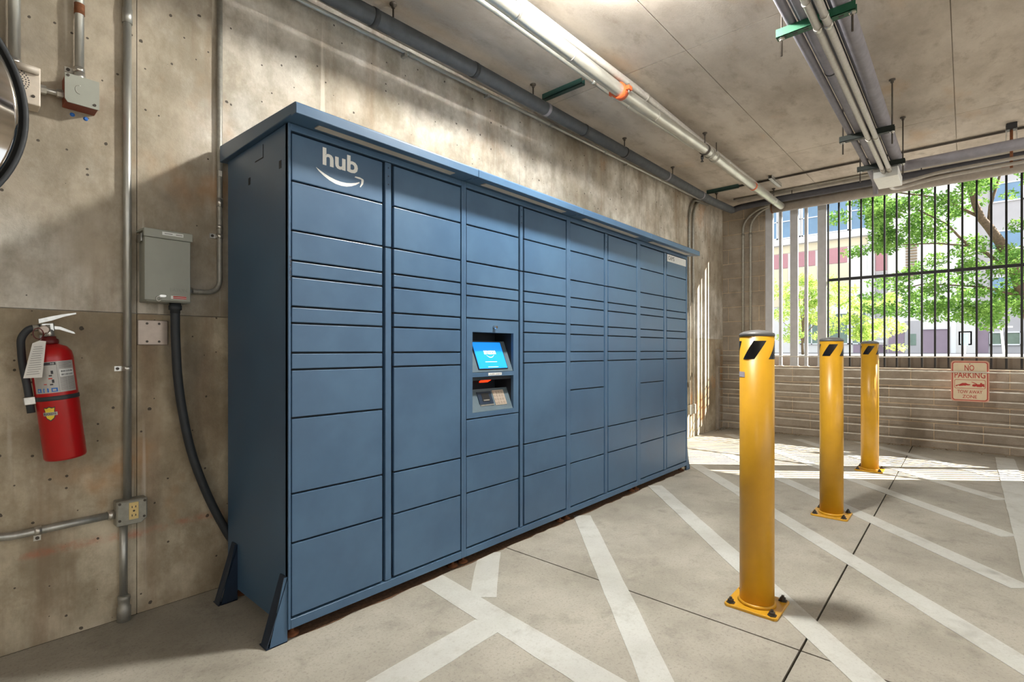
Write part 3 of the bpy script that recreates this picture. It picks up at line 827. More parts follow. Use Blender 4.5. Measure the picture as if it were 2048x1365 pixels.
t = empty('flexible_conduit', (.66, WY - .06, .2), 'dark liquid tight flexible conduit sagging from the disconnect box', 'conduit')
MB().tube(fillet([(.660, WY - .07, 1.302), (.660, WY - .07, 1.18), (.672, WY - .06, .95), (.72, WY - .05, .66), (.80, WY - .045, .42), (.89, WY - .045, .22), (.96, WY - .045, .13)], .18, 8), .0175, 18).build('hose', M['rubber'], t)
MB().lathe([(.022, 0), (.022, .012), (.025, .012), (.025, .03), (.019, .032), (.019, .045)], (.660, WY - .07, 1.302), (0, 0, -1), 12).build('fitting', M['rubber'], t)

t = empty('cover_plate', (.596, WY, 1.175), 'blank square metal cover plate beside the extinguisher', 'cover plate')
MB().box(.541, .650, WY - .008, WY, 1.122, 1.228).build('plate', M['pinkgrey'], t, .003)
for x in (.574, .617):
    for z in (1.137, 1.213):
        MB().cyl((x, WY - .0095, z), (x, WY - .007, z), .005, 10).build('plate_screw', M['rod'], t)

t = empty('junction_box', (.355, WY, 2.05), 'grey junction box with red primer sides high on the wall', 'electrical box')
MB().box(.305, .402, WY - .078, WY, 2.030, 2.133).build('box_body', M['redbox'], t, .002)
MB().prism([(.311, WY - .082, 2.028), (.404, WY - .082, 2.028), (.404, WY - .082, 2.136), (.303, WY - .082, 2.136), (.303, WY - .082, 2.04)], (0, .004, 0)).build('cover', M['box'], t)
MB().tube([(.345 + .012 * math.cos(a), WY - .0825, 2.085 + .016 * math.sin(a)) for a in [math.pi * (.4 + i / 8) for i in range(10)]], .0012, 6).build('embossed_mark', M['conduit'], t)
for x, z in ((.312, 2.128), (.390, 2.042)):
    MB().cyl((x, WY - .085, z), (x, WY - .081, z), .005, 8).build('cover_screw', M['rod'], t)
t = empty('stub_conduit', (.355, WY - .03, 2.15), 'galvanised conduit dropping into the red sided junction box', 'conduit')
MB().tube([(.352, WY - .030, 2.16), (.352, WY - .030, ceil_z(.35))], .0145, 16).build('pipe', M['galv'], t)
MB().lathe([(.019, -.015), (.019, .012), (.016, .014), (.016, .03)], (.352, WY - .030, 2.150), n=12).build('connector', M['zinc'], t)
MB().lathe([(.0165, -.02), (.0165, .02)], (.352, WY - .030, 2.415), n=16).build('coupling', M['rust'], t)
strap('pipe_strap', (.352, WY - .030, 2.18), 'z', .0145, -1, t)

t = empty('call_speaker', (.19, WY, 2.0), 'beige wall speaker with round grille partly behind the mirror', 'speaker')
sp_ = MB().box(.095, .238, WY - .075, WY, 1.985, 2.125).build('enclosure', M['beige'], t, .004, 2)
gr = MB()
for ring in range(1, 6):
    nn = 6 * ring
    for k in range(nn):
        a = 2 * math.pi * k / nn; x = .168 + ring * .0078 * math.cos(a); z = 2.060 + ring * .0078 * math.sin(a)
        gr.tube([(x, WY - .0762, z), (x, WY - .0752, z)], .0022, 6, flat=True)
tag(gr.build('grille_holes', M['ink'], sp_), kind='stuff')
MB().cyl((.218, WY - .078, 2.015), (.218, WY - .074, 2.015), .005, 10).build('front_screw', M['rod'], t)
MB().tube([(.165, WY - .085, 2.106), (.232, WY - .085, 2.106)], .013, 14).build('strobe_tube', M['lens'], t)
t = empty('speaker_conduit', (.176, WY - .03, 2.1), 'galvanised conduit dropping into the beige speaker', 'conduit')
MB().tube([(.172, WY - .035, 2.125), (.172, WY - .035, ceil_z(.17))], .0165, 16).build('pipe', M['galv'], t)
MB().lathe([(.020, 0), (.020, .02)], (.172, WY - .035, 2.125), n=12).build('connector', M['zinc'], t)
t = empty('conduit_nipple', (.27, WY - .04, 2.07), 'short zinc nipple joining the speaker to the junction box', 'conduit')
MB().tube([(.238, WY - .04, 2.062), (.305, WY - .04, 2.066)], .010, 12).build('pipe', M['zinc'], t)
MB().tube([(.240, WY - .04, 2.0622), (.256, WY - .04, 2.063)], .0165, 6, flat=True).build('lock_nut', M['zinc'], t)
MB().tube([(.285, WY - .04, 2.065), (.303, WY - .04, 2.066)], .0155, 6, flat=True).build('lock_nut', M['zinc'], t)
for x, z in ((.335, 2.013), (.375, 2.010)):
    MB().lathe([(.008, 0), (.008, .001), (.004, .0012), (.004, .004)], (x, WY, z), (0, -1, 0), 10).build('wall_anchor', M['inkblue'], None, label='blue plastic wall anchor %s under the junction box' % ('left' if x < .35 else 'right'), cat='anchor')

# convex mirror
def convex_mirror(x, y, z, r_):
    t = empty('convex_mirror', (x, WY, z), 'large round convex traffic mirror with black rim', 'mirror')
    rs = (r_ * r_ + .075 ** 2) / (2 * .075); prof = []
    for i in range(17):
        f = r_ * (1 - i / 16); prof.append((f, math.sqrt(rs * rs - f * f) - (rs - .075)))
    MB().lathe(prof, (x, y, z), (0, -1, 0), 96).build('mirror_face', M['mirror'], t)
    MB().tube([(x + r_ * math.cos(a), y, z + r_ * math.sin(a)) for a in [2 * math.pi * i / 96 for i in range(97)]], .0075, 10, caps=False).build('rim', M['rubber'], t)
    MB().tube([(x, WY, z - .02), (x, y + .001, z - .02)], .02, 14).build('bracket', M['rubber'], t)
convex_mirror(-.274, 2.30, 1.86, .457)

# ------------------------------------------------------------------ pipes and conduits under the ceiling
def rod(par, x, y, z0, z1, r_=.005, plate=True):
    o = MB().tube([(x, y, z0), (x, y, z1)], r_, 8).build('hanger_rod', M['rod'], par)
    if plate: MB().lathe([(.020, 0), (.020, -.008), (.010, -.010), (.010, -.024)], (x, y, z1), n=10).build('ceiling_anchor', M['rod'], o)
    return o
def ring(par, name, p, d, r_, w_, m, n=20):
    p = Vector(p); d = Vector(d).normalized() * (w_ / 2)
    return MB().tube([p - d, p + d], r_, n).build(name, M[m], par)
def lerp_path(pts, x):
    for a, b in zip(pts[:-1], pts[1:]):
        if a[0] <= x <= b[0]:
            f = (x - a[0]) / (b[0] - a[0]); return tuple(a[i] + (b[i] - a[i]) * f for i in range(3))
    return pts[-1]

IP = [(-5.9, 2.30, 2.70), (1.34, 2.31, 2.837), (2.2, 2.292, 2.855), (4.1, 2.300, 2.892), (6.27, 2.325, 2.935), (6.98, 2.31, 2.962)]
t = empty('insulated_pipe', (1.3, 2.31, 2.83), 'dark insulated pipe along the top of the left wall', 'pipe')
MB().tube(IP, .045, 20).build('insulation', M['insul'], t)
for x, m_ in ((1.50, 'rubber'), (2.215, 'rubber'), (2.95, 'insul_l'), (3.45, 'rubber'), (4.11, 'black'), (5.0, 'insul_l'), (5.95, 'insul_l')):
    p = lerp_path(IP, x); ring(t, 'clamp_band', p, (1, 0, .02), .0475, .03, m_)
for x in (1.62, 2.80, 4.11, 5.15, 6.45):
    p = lerp_path(IP, x); rod(t, x, p[1], p[2] + .03, ceil_z(x))
MB().tube(fillet([(6.96, 2.31, 2.961), (7.0, 2.31, 2.965), (7.0, 2.22, 2.985), (7.0, 1.8, 3.0), (7.0, -2.38, 3.0)], .06), .040, 18).build('insulation', M['darkpipe'], t)
for y in (1.6, .35, -.9): rod(t, 7.0, y, 3.03, ceil_z(7.0), plate=False)

WC = [(-5.9, 2.555, 2.80), (1.22, 2.555, 2.904), (4.1, 2.555, 2.982), (6.5, 2.555, 3.044), (7.0, 2.50, 3.055)]
t = empty('wall_conduit', (1.2, 2.555, 2.9), 'thin galvanised conduit tight under the ceiling along the left wall', 'conduit')
MB().tube(WC, .0125, 14).build('pipe', M['galv_x'], t)
for x in (1.93, 3.35, 4.2, 5.4):
    p = lerp_path(WC, x); ring(t, 'coupling', p, (1, 0, .02), .0155, .05, 'galv_x'); 
for x in (1.88, 2.6, 4.6): 
    p = lerp_path(WC, x); MB().box(x - .01, x + .01, 2.54, WY, p[2] - .03, p[2] - .012).build('pipe_clip', M['zinc'], t)

SP = [(-5.9, 1.70, 2.675), (1.83, 1.71, 2.827), (3.05, 1.738, 2.851), (4.5, 1.722, 2.880), (5.5, 1.745, 2.901), (7.09, 1.742, 2.932)]
t = empty('sprinkler_pipe', (1.8, 1.71, 2.82), 'silver sprinkler main with an orange coupling', 'pipe')
MB().tube(SP, .041, 22).build('pipe', M['galv_x'], t)
p = lerp_path(SP, 3.05); oc = ring(t, 'orange_coupling', p, (1, 0, .02), .052, .055, 'orange')
for s in (-1, 1):
    MB().box(p[0] - .022, p[0] + .022, p[1] + s * .046, p[1] + s * .078, p[2] - .014, p[2] + .014).build('coupling_lug', M['orange'], oc, .003)
    MB().tube([(p[0], p[1] + s * .062, p[2] - .03), (p[0], p[1] + s * .062, p[2] + .03)], .006, 8).build('coupling_bolt', M['zinc'], oc)
for x, m_, rr, ww in ((1.95, 'zinc', .0425, .02), (2.45, 'conduit_pale', .042, .008), (3.55, 'conduit_pale', .042, .008), (4.50, 'rod', .048, .03), (4.62, 'conduit', .046, .05), (4.74, 'conduit', .047, .03), (5.95, 'orange', .044, .03), (6.75, 'zinc', .043, .02)):
    ring(t, 'pipe_band', lerp_path(SP, x), (1, 0, .02), rr, ww, m_)
for x in (1.95, 4.50, 6.75):
    p = lerp_path(SP, x); rod(t, x, p[1], p[2] + .035, ceil_z(x))
p = lerp_path(SP, 4.80); MB().tube([(4.80, p[1], p[2] + .035), (4.80, p[1] - .0, ceil_z(4.8))], .005, 8).build('hanger_rod', M['rod'], t)
p = lerp_path(SP, 4.55); MB().lathe([(.012, 0), (.012, .03), (.007, .035), (.007, .05), (.014, .052), (.014, .056)], (4.52, p[1] + .03, p[2] - .04), (0, 0, -1), 10).build('drain_plug', M['black'], t)

GP = [(-5.9, 1.72, 2.76), (2.04, 1.735, 2.921), (3.275, 1.736, 2.946), (4.37, 1.765, 2.967), (5.58, 1.780, 2.990), (6.95, 1.80, 3.016)]
t = empty('dry_pipe', (2.0, 1.735, 2.92), 'thinner grey pipe lying above the silver sprinkler main', 'pipe')
MB().tube(GP, .026, 18).build('pipe', M['conduit_pale'], t)
for x in (3.42, 5.25, 6.85): ring(t, 'clamp_band', lerp_path(GP, x), (1, 0, .02), .030, .02, 'zinc')

TP = [(-5.9, 1.80, 2.72), (1.966, 1.835, 2.879), (3.18, 1.862, 2.904), (3.60, 1.845, 2.905), (4.45, 1.80, 2.905)]
t = empty('galvanised_conduit', (2.0, 1.84, 2.88), 'thin galvanised conduit on the wall side of the silver sprinkler main', 'conduit')
MB().tube(TP, .015, 14).build('pipe', M['galv_x'], t)
for x in (2.9, 3.38): ring(t, 'coupling', lerp_path(TP, x), (1, 0, .02), .018, .035, 'galv_x')

def strut(par, name, x0, x1, y0, y1, z1, m, d=.041):
    """slotted channel, open side up or against the ceiling"""
    b = MB()
    if abs(y1 - y0) > abs(x1 - x0):
        xm = (x0 + x1) / 2
        b.box(xm - .0205, xm - .018, y0, y1, z1 - d, z1).box(xm + .018, xm + .0205, y0, y1, z1 - d, z1).box(xm - .0205, xm + .0205, y0, y1, z1 - d, z1 - d + .003)
    else:
        ym = (y0 + y1) / 2
        b.box(x0, x1, ym - .0205, ym - .018, z1 - d, z1).box(x0, x1, ym + .018, ym + .0205, z1 - d, z1).box(x0, x1, ym - .0205, ym + .0205, z1 - d, z1 - d + .003)
    return b.build(name, M[m], par)
for (x0, x1, y0, y1, m_, lb) in ((2.96, 3.0, 1.99, 2.34, 'dgreen', 'green strut channel on the ceiling above the lockers'),
                                 (6.25, 6.29, 2.0, 2.37, 'dgreen', 'dark strut channel on the ceiling near the block pier'),
                                 (6.17, 6.57, 1.61, 1.65, 'galv', 'short galvanised strut channel pointing at the far wall')):
    e = empty('strut_channel', ((x0 + x1) / 2, (y0 + y1) / 2, ceil_z(x0)), lb, 'strut', 'strut channels on the ceiling')
    strut(e, 'channel', x0, x1, y0, y1, ceil_z(x0) + .001, m_)

# pipe rack on trapeze hangers
ZS = 2.700
def trapeze(x, z, m_, label):
    t = empty('trapeze_hanger', (x, .55, z), label, 'hanger', 'trapeze hangers of the pipe rack')
    ch = strut(t, 'channel', x - .02, x + .02, .372, .705, z, m_)
    for k in range(6):
        y = .42 + .048 * k
        MB().box(x - .006, x + .006, y, y + .022, z - .0418, z - .0408).build('slot', M['ink'], ch)
    for y in (.387, .684):
        rod(t, x, y, z - .13, ceil_z(x))
        MB().lathe([(.016, 0), (.016, -.004), (.010, -.004), (.010, -.014)], (x, y, z - .041), n=6, smooth=False).build('nut', M['zinc'], t)
    for y in (.525, .482):
        MB().tube([(x - .012, y, z - .041 - .017), (x + .012, y, z - .041 - .017)], .0195, 14).build('conduit_clamp', M['zinc'], t)
    return t
trapeze(2.79, ZS, 'green', 'green trapeze hanger nearest the camera under the pipe rack')
trapeze(4.50, ZS, 'strutblk', 'middle black trapeze hanger under the pipe rack')
trapeze(5.34, ZS, 'strutblk', 'last black trapeze hanger beside the white pull box')
def run(name, label, pts, r_, m_, cat='pipe', joints=(), jm=None, fr=.08, group=None):
    t = empty(name, pts[0], label, cat, group)
    path = fillet(pts, fr) if len(pts) > 2 else pts
    MB().tube(path, r_, 18).build('run', M[m_], t)
    for p, d in joints: ring(t, 'joint', p, d, r_ + .0025, .012, jm or m_)
    return t
run('insulated_line', 'slim dark insulated line at the left edge of the pipe rack', [(-5.9, .644, ZS + .022), (5.50, .640, ZS + .022), (5.90, .640, ZS + .01), (5.96, .640, ZS - .10)], .021, 'insul_l')
run('insulated_line', 'thick dark insulated line second from left in the pipe rack', [(-5.9, .585, ZS + .035), (3.45, .583, ZS + .036), (5.50, .583, ZS + .036)], .033, 'insul_l', joints=[((3.45, .583, ZS + .036), (1, 0, 0))], jm='black', fr=.01)
run('insulated_line', 'dark insulated line between the two pale conduits of the rack', [(-5.9, .512, ZS + .026), (5.50, .512, ZS + .030)], .026, 'darkpipe')
run('insulated_line', 'thickest insulated line turning right at the end of the rack', [(-5.9, .440, ZS + .046), (5.72, .440, ZS + .046), (5.72, -2.38, ZS + .055)], .044, 'insul_l', fr=.07)
cz = ZS - .041 - .017
run('rack_conduit', 'left one of the pale conduits slung under the pipe rack', [(-5.9, .527, cz), (5.42, .525, cz)], .0165, 'conduit_pale', 'conduit', joints=[((2.55, .526, cz), (1, 0, 0)), ((5.3, .525, cz), (1, 0, 0))])
run('rack_conduit', 'right one of the pale conduits slung under the pipe rack', [(-5.9, .484, cz), (5.42, .482, cz)], .0165, 'conduit_pale', 'conduit', joints=[((2.70, .483, cz), (1, 0, 0)), ((5.3, .482, cz), (1, 0, 0))], jm='zinc')
t = empty('pull_box', (5.55, .50, cz - .06), 'white pull box at the end of the pipe rack', 'electrical box')
MB().box(5.42, 5.80, .425, .60, cz - .045, cz + .035).build('box_body', M['white'], t, .003)
run('curved_conduit', 'upper pale conduit sweeping right from the pull box', [(5.80, .47, cz + .005), (6.02, .47, cz + .03), (6.02, .20, cz + .075), (6.02, -2.38, cz + .10)], .014, 'conduit_pale', 'conduit', fr=.12)
run('curved_conduit', 'lower pale conduit sweeping right from the pull box', [(5.80, .52, cz - .01), (6.10, .52, cz + .0), (6.10, .20, cz + .05), (6.10, -2.38, cz + .085)], .014, 'conduit_pale', 'conduit', fr=.14)
run('drain_pipe', 'fat grey pipe across the top of the barred opening', [(7.16, 1.88, 2.942), (7.16, -2.38, 2.935)], .064, 'greypipe', joints=[((7.16, 1.862, 2.942), (0, 1, 0))], jm='rust')
run('ceiling_conduit', 'thin dark conduit across the ceiling before the far wall', [(6.31, 2.36, ceil_z(6.31) - .013), (6.31, -2.38, ceil_z(6.31) - .013)], .011, 'rod', 'conduit')
run('ceiling_conduit', 'thin dark conduit on the ceiling over the barred opening', [(6.86, 2.25, ceil_z(6.86) - .014), (6.86, -2.38, ceil_z(6.86) - .014)], .012, 'conduit', 'conduit')
t = empty('pipe_hanger', (6.16, -.30, 3.06), 'rusty rod hanger with dark ceiling clamp at the right', 'hanger')
zc = ceil_z(6.1)
MB().box(6.12, 6.20, -.335, -.265, zc - .055, zc).build('beam_clamp', M['black'], t, .004)
for s in (-1, 1): MB().prism([(6.16, -.30 + s * .034, zc), (6.16, -.30 + s * .040, zc - .14), (6.16, -.30 + s * .030, zc - .14), (6.16, -.30 + s * .024, zc)], (.01, 0, 0)).build('clamp_strap', M['zinc'], t)
MB().tube([(6.16, -.30, 2.68), (6.16, -.30, zc - .05)], .011, 10).build('hanger_rod', M['rust'], t)
MB().lathe([(.018, 0), (.024, .02), (.024, .06), (.012, .085)], (6.16, -.30, 2.84), n=12).build('turnbuckle', M['rust'], t)
MB().tube([(6.14, -.36, 2.715), (6.18, -.24, 2.715)], .016, 10).build('clevis', M['rust'], t)

# pairs of conduits in the corner
for i, x in enumerate((6.19, 6.31)):
    t = empty('riser_conduit', (x, 2.562, .3), '%s one of two grey riser conduits on the concrete wall past the lockers' % ('left' if i == 0 else 'right'), 'conduit', 'riser conduits past the lockers')
    MB().tube(fillet([(x, 2.562, .42), (x, 2.562, 2.84), (x + .12, 2.56, 3.0), (x + .45, 2.545, 3.03)], .2), .014, 14).build('pipe', M['conduit'], t)
    MB().box(x - .03, x + .03, 2.535, WY, .30, .42).build('end_box', M['conduit'], t, .003)
for i, y in enumerate((2.295, 2.197)):
    t = empty('pier_conduit', (7.37, y, .6), '%s one of two grey conduits on the block pier' % ('left' if i == 0 else 'right'), 'conduit', 'conduits on the block pier')
    MB().tube(fillet([(7.378, y, .62), (7.378, y, 2.86), (7.36, y - .16, 3.0), (7.30, y - .42, 3.04)], .16), .0155, 14).build('pipe', M['conduit'], t)
    MB().lathe([(.020, -.03), (.020, .03)], (7.378, y, 2.68 - i * .0), n=14).build('coupling', M['conduit'], t)
    MB().box(7.36, 7.40, y - .03, y + .03, .50, .62).build('end_box', M['conduit'], t, .003)

# ------------------------------------------------------------------ barred opening, posts, cables, sign
posts = ((1.922, 2.017, .05, 'wide white steel post against the block pier'), (1.812, 1.848, .04, 'slim white steel post, first after the pier post'),
         (1.622, 1.715, .035, 'broad white steel post in the middle of the five'), (1.512, 1.548, .04, 'slim white steel post before the last broad one'),
         (1.302, 1.400, .035, 'broad white steel post beside the black bars'), (-1.45, -1.33, .035, 'broad white steel post beyond the no parking sign'))
for y0, y1, dp, lb in posts:
    e = empty('steel_post', (FX + dp / 2, (y0 + y1) / 2, ZT), lb, 'post', 'white steel posts of the far opening')
    MB().box(FX + .005, FX + .005 + dp, y0, y1, ZT, 3.09).build('tube', M['post'], e, .004)
    MB().box(FX + .002, FX + .02 + dp, y0 - .012, y1 + .012, ZT, ZT + .006).build('foot_plate', M['post'], e)
g = empty('bar_grille', (7.46, -.5, ZT), 'black vertical bar grille with a cross rail filling the far opening', 'grille')
bmesh_ = MB().box(-.0095, .0095, -.0095, .0095, -1.09, 1.09).mesh('bar', M['bar'], .0015, 1, Vector((0, 0, 0)))[0]
for k in range(31): inst(bmesh_, 'bar', (7.46, 1.292 - .1155 * k, ZT + 1.10), g)
MB().box(7.449, 7.471, -2.39, 1.30, 1.968, 2.003).build('cross_rail', M['bar'], g)
MB().box(7.449, 7.471, -2.39, 1.30, 3.03, 3.06).build('top_rail', M['bar'], g)
t = empty('cable_barrier', (7.18, 2.56, 0), 'steel cable barrier strung in front of the low block wall', 'cable barrier')
for k, z in enumerate((1.026, .872, .774, .670, .567, .456, .343, .231, .12)):
    xx = 7.135 if k == 1 else 7.18
    path = [(xx, 2.55 - (4.93 * i / 12), z - .006 * math.sin(math.pi * (i % 6) / 6) + R.uniform(-.002, .002)) for i in range(13)]
    MB().tube(path, .0068, 8).build('cable', M['cable'], t)
MB().box(7.13, 7.21, 2.545, WY, 0, 1.12).build('anchor_channel', M['block'], t, .003)

SX = 7.15
def sgn(u, v): return (SX, .113 - u * .300, .990 - v * .428)          # u to the right, v downwards on the sign
def rrect(u0, v0, u1, v1, r_, n=5):
    out = []; ar = .300 / .428
    for (cu, cv, a0) in ((u1 - r_, v0 + r_ * ar, -90), (u1 - r_, v1 - r_ * ar, 0), (u0 + r_, v1 - r_ * ar, 90), (u0 + r_, v0 + r_ * ar, 180)):
        for i in range(n + 1):
            a = math.radians(a0 + 90 * i / n); out.append((cu + r_ * math.cos(a), cv + r_ * ar * math.sin(a)))
    return out
t = empty('no_parking_sign', (SX, -.037, .776), 'cream and red no parking tow away sign on the cables', 'sign')
def flat(name, uv, m_, x, th=.0006, par=None): return MB().prism([(x, sgn(u, v)[1], sgn(u, v)[2]) for u, v in uv], (th, 0, 0)).build(name, M[m_], par or t)
plate = flat('sign_plate', rrect(0, 0, 1, 1, .10), 'signedge', SX, .004)
flat('border', rrect(.035, .028, .965, .972, .085), 'signred', SX - .0006)
flat('sign_field', rrect(.062, .047, .938, .953, .065), 'signface', SX - .0012)
XT = SX - .0016
def sign_text(body, u0, v0, u1, v1, bold=.01):
    p = sgn(u0, v1); text_mesh('lettering', body, M['signred'], (XT, p[1], p[2]), (0, -1, 0), (0, 0, 1), (u1 - u0) * .300, (v1 - v0) * .428, t, depth=.0003, bold=bold)
sign_text('NO', .365, .105, .615, .245); sign_text('PARKING', .10, .275, .90, .425)
sign_text('TOW AWAY', .175, .720, .825, .800); sign_text('ZONE', .31, .838, .685, .918)
flat('pictogram_frame', rrect(.095, .462, .905, .680, .05), 'signred', XT); flat('pictogram_field', rrect(.108, .472, .892, .670, .042), 'signface', XT - .0004)
XP = XT - .0008
flat('tow_car', [(.12, .625), (.14, .603), (.22, .585), (.27, .565), (.30, .548), (.40, .545), (.45, .568), (.51, .575), (.52, .595), (.46, .605), (.40, .612), (.34, .612), (.25, .622), (.16, .635)], 'signred', XP)
flat('tow_truck', [(.56, .610), (.57, .585), (.60, .570), (.72, .570), (.76, .570), (.77, .535), (.81, .535), (.82, .560), (.87, .560), (.88, .635), (.70, .635), (.58, .625)], 'signred', XP)
flat('tow_boom', [(.535, .515), (.56, .512), (.68, .555), (.70, .572), (.66, .572), (.55, .522)], 'signred', XP)
for u, v in ((.20, .630), (.42, .622), (.66, .640), (.83, .640)):
    flat('wheel', [(u + .028 * math.cos(a), v + .020 * math.sin(a)) for a in [2 * math.pi * i / 14 for i in range(14)]], 'signface', XP - .0004)
MB().cyl((SX - .004, sgn(.5, .08)[1], sgn(.5, .08)[2]), (SX + .002, sgn(.5, .08)[1], sgn(.5, .08)[2]), .005, 8).build('mounting_bolt', M['rod'], t)

# ------------------------------------------------------------------ litter
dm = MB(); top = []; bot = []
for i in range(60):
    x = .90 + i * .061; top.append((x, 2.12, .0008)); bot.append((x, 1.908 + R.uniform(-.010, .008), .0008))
dm.prism(bot + top[::-1], (0, 0, .0012)); dm.build('dirt_shade_strip', M['dirt'], None, label='brown dirt and lint with painted shade under the front of the lockers', cat='dirt', kind='stuff')  # real dirt and the shaded floor under the lockers, painted as one brown strip
lt = MB()
def leaf_quad(b, c, s, up=None):
    a = Vector((R.gauss(0, 1), R.gauss(0, 1), R.gauss(0, 1) * .7)).normalized()
    n_ = Vector((R.gauss(0, 1), R.gauss(0, 1), R.gauss(0, 1) + .6)) if up is None else Vector((R.gauss(0, .25), R.gauss(0, .25), 1))
    d = n_.cross(a)
    if d.length < 1e-3: return
    d.normalize(); a = d.cross(n_).normalized()
    b.poly([c - a * s, c + d * s * .45, c + a * s, c - d * s * .45])
for i in range(260):
    y = R.uniform(-2.2, 2.5); leaf_quad(lt, Vector((7.36 - abs(R.gauss(0, .045)), y, .006 + R.uniform(0, .012))), R.uniform(.007, .02), 1)
for i in range(60):
    leaf_quad(lt, Vector((R.uniform(6.9, 7.35), 2.55 - abs(R.gauss(0, .05)), .006)), R.uniform(.006, .018), 1)
lt.build('leaf_litter', M['leafdry'], None, label='dry leaf litter along the foot of the block wall', cat='litter', kind='stuff')

# ------------------------------------------------------------------ outside
GZ = 1.0
MB().box(7.62, 7.86, -2.4, 6, -.2, 1.03).build('curb_wall', M['curb'], kind='structure')
MB().box(7.86, 16, -30, 40, .6, GZ).build('pavement', M['pave'], kind='structure')
MB().box(16, 90, -60, 70, .5, .93).build('street', M['asphalt'], kind='structure')
MB().box(-60, 7.3, -80, YB - .25, -.5, -.2).build('yard', M['pave'], kind='structure')

WIN = mat('window_glass', (120, 150, 176), 0.12, 0, 0.1, 0.6)
WIN2 = mat('window_glass_green', (116, 136, 122), 0.15, 0, 0.15, 1.5)
FAC = mat('facade_white', (232, 228, 222), 0.8, 0, 0.03, 0.5)
CRM = mat('facade_cream', (232, 218, 186), 0.8, 0, 0.04, 0.6)
PNK = mat('facade_rose', (196, 142, 146), 0.8, 0, 0.06, 0.6)
GRY = mat('facade_grey', (186, 182, 182), 0.7, 0, 0.05, 0.6)
PUR = mat('facade_mauve', (158, 140, 152), 0.8, 0, 0.06, 0.8)
BRN = mat('louvre_brown', (150, 130, 104), 0.7)
FR = mat('frame_white', (238, 238, 238), 0.6, 0, 0.02)
BX = 40.0
def fbox(par, name, y0, y1, z0, z1, x0, x1, m_): return MB().box(x0, x1, y0, y1, z0, z1).build(name, m_, par)
def window(par, y0, y1, z0, z1, gl, mull=0, trans=0):
    fw = .07; b = MB(); x0, x1 = BX - .10, BX + .02
    b.box(x0, x1, y0, y1, z0, z0 + fw).box(x0, x1, y0, y1, z1 - fw, z1).box(x0, x1, y0, y0 + fw, z0, z1).box(x0, x1, y1 - fw, y1, z0, z1)
    for k in range(1, mull + 1): ym = y0 + (y1 - y0) * k / (mull + 1); b.box(x0, x1, ym - .03, ym + .03, z0, z1)
    for k in range(1, trans + 1): zm = z0 + (z1 - z0) * k / (trans + 1); b.box(x0, x1, y0, y1, zm - .03, zm + .03)
    f = b.build('window', FR, par); MB().box(BX - .04, BX - .02, y0, y1, z0, z1).build('pane', gl, f)
A = empty('apartment_building', (BX, 7, .9), 'pale apartment building with blue glass bands and coloured panels across the street', 'building')
fbox(A, 'facade_wall', 3.65, 16, .9, 16, BX, BX + 8, FAC)
for k, (y0, y1) in enumerate(((9.95, 8.6), (8.5, 7.2), (7.1, 5.75), (12.6, 11.3), (11.2, 10.05))): window(A, y1, y0, 9.05, 11.5, WIN, 0, 1)
for y0, y1 in ((5.65, 4.75), (4.25, 3.75)): window(A, y1, y0, 9.0, 11.6, WIN, 0, 1)
fbox(A, 'floor_band', 3.6, 16, 8.55, 8.95, BX - .35, BX, FR); fbox(A, 'floor_band', 3.6, 16, 11.6, 11.95, BX - .35, BX, FR)
fbox(A, 'cream_panel', 4.7, 12, 8.0, 8.5, BX - .06, BX, CRM)
for y0, y1 in ((5.85, 7.05), (7.7, 8.9), (9.4, 10.8)): fbox(A, 'rose_panel', y0, y1, 6.95, 7.95, BX - .08, BX, PNK)
for y0, y1 in ((5.75, 7.1), (7.6, 9.0), (9.4, 10.8)): fbox(A, 'cream_panel', y0, y1, 4.2, 6.9, BX - .07, BX, CRM)
fbox(A, 'corner_column', 4.33, 4.66, .9, 12, BX - .3, BX, FR)
fbox(A, 'rose_panel', 3.72, 4.28, 6.2, 7.6, BX - .08, BX, PNK); fbox(A, 'grey_panel', 3.72, 4.28, 2.9, 6.1, BX - .08, BX, GRY)
for y0, y1 in ((4.75, 5.6), (5.75, 6.9), (7.2, 8.6)): window(A, y0, y1, 1.5, 3.6, WIN2, 1)
for y0, y1 in ((3.72, 4.28), (4.75, 5.5)): fbox(A, 'base_panel', y0, y1, .93, 1.45, BX - .06, BX, PUR)
for z in (1.6, 2.05): fbox(A, 'bench_rail', 3.72, 4.7, z, z + .12, BX - .6, BX - .5, FR)
Bq = empty('white_building', (BX, .5, .9), 'white building with louvre panel and mauve base behind the tree', 'building')
fbox(Bq, 'facade_wall', -.45, 3.6, .9, 16, BX - .5, BX + 8, FAC); fbox(Bq, 'side_wing', -9, -.45, .9, 16, BX, BX + 8, GRY)
for k in range(13): fbox(Bq, 'louvre_slat', 2.18, 2.72, 5.45 + k * .17, 5.54 + k * .17, BX - .60, BX - .5, BRN)
fbox(Bq, 'mauve_base', 2.80, 3.58, .92, 2.35, BX - .56, BX - .5, PUR); fbox(Bq, 'mauve_base', .70, 1.95, .92, 2.35, BX - .56, BX - .5, PUR)
fbox(Bq, 'base_ledge', 2.80, 3.58, 2.35, 2.50, BX - .64, BX - .5, FR); fbox(Bq, 'base_ledge', .70, 1.95, 2.35, 2.50, BX - .64, BX - .5, FR)
dr = fbox(Bq, 'door_surround', 1.98, 2.76, .92, 2.9, BX - .58, BX - .5, GRY); fbox(dr, 'door_pane', 2.22, 2.60, 1.4, 2.1, BX - .60, BX - .58, WIN2)
fbox(Bq, 'column', .40, .62, .92, 12, BX - .75, BX - .5, FR)
BX -= .4
for y0, y1 in ((-.30, .28),): window(Bq, y0, y1, 1.40, 2.20, WIN2)
BX += .4
for y0, y1 in ((-1.6, -1.05), (-2.35, -1.7), (-3.2, -2.5)): window(Bq, y0, y1, 1.38, 2.15, WIN2)
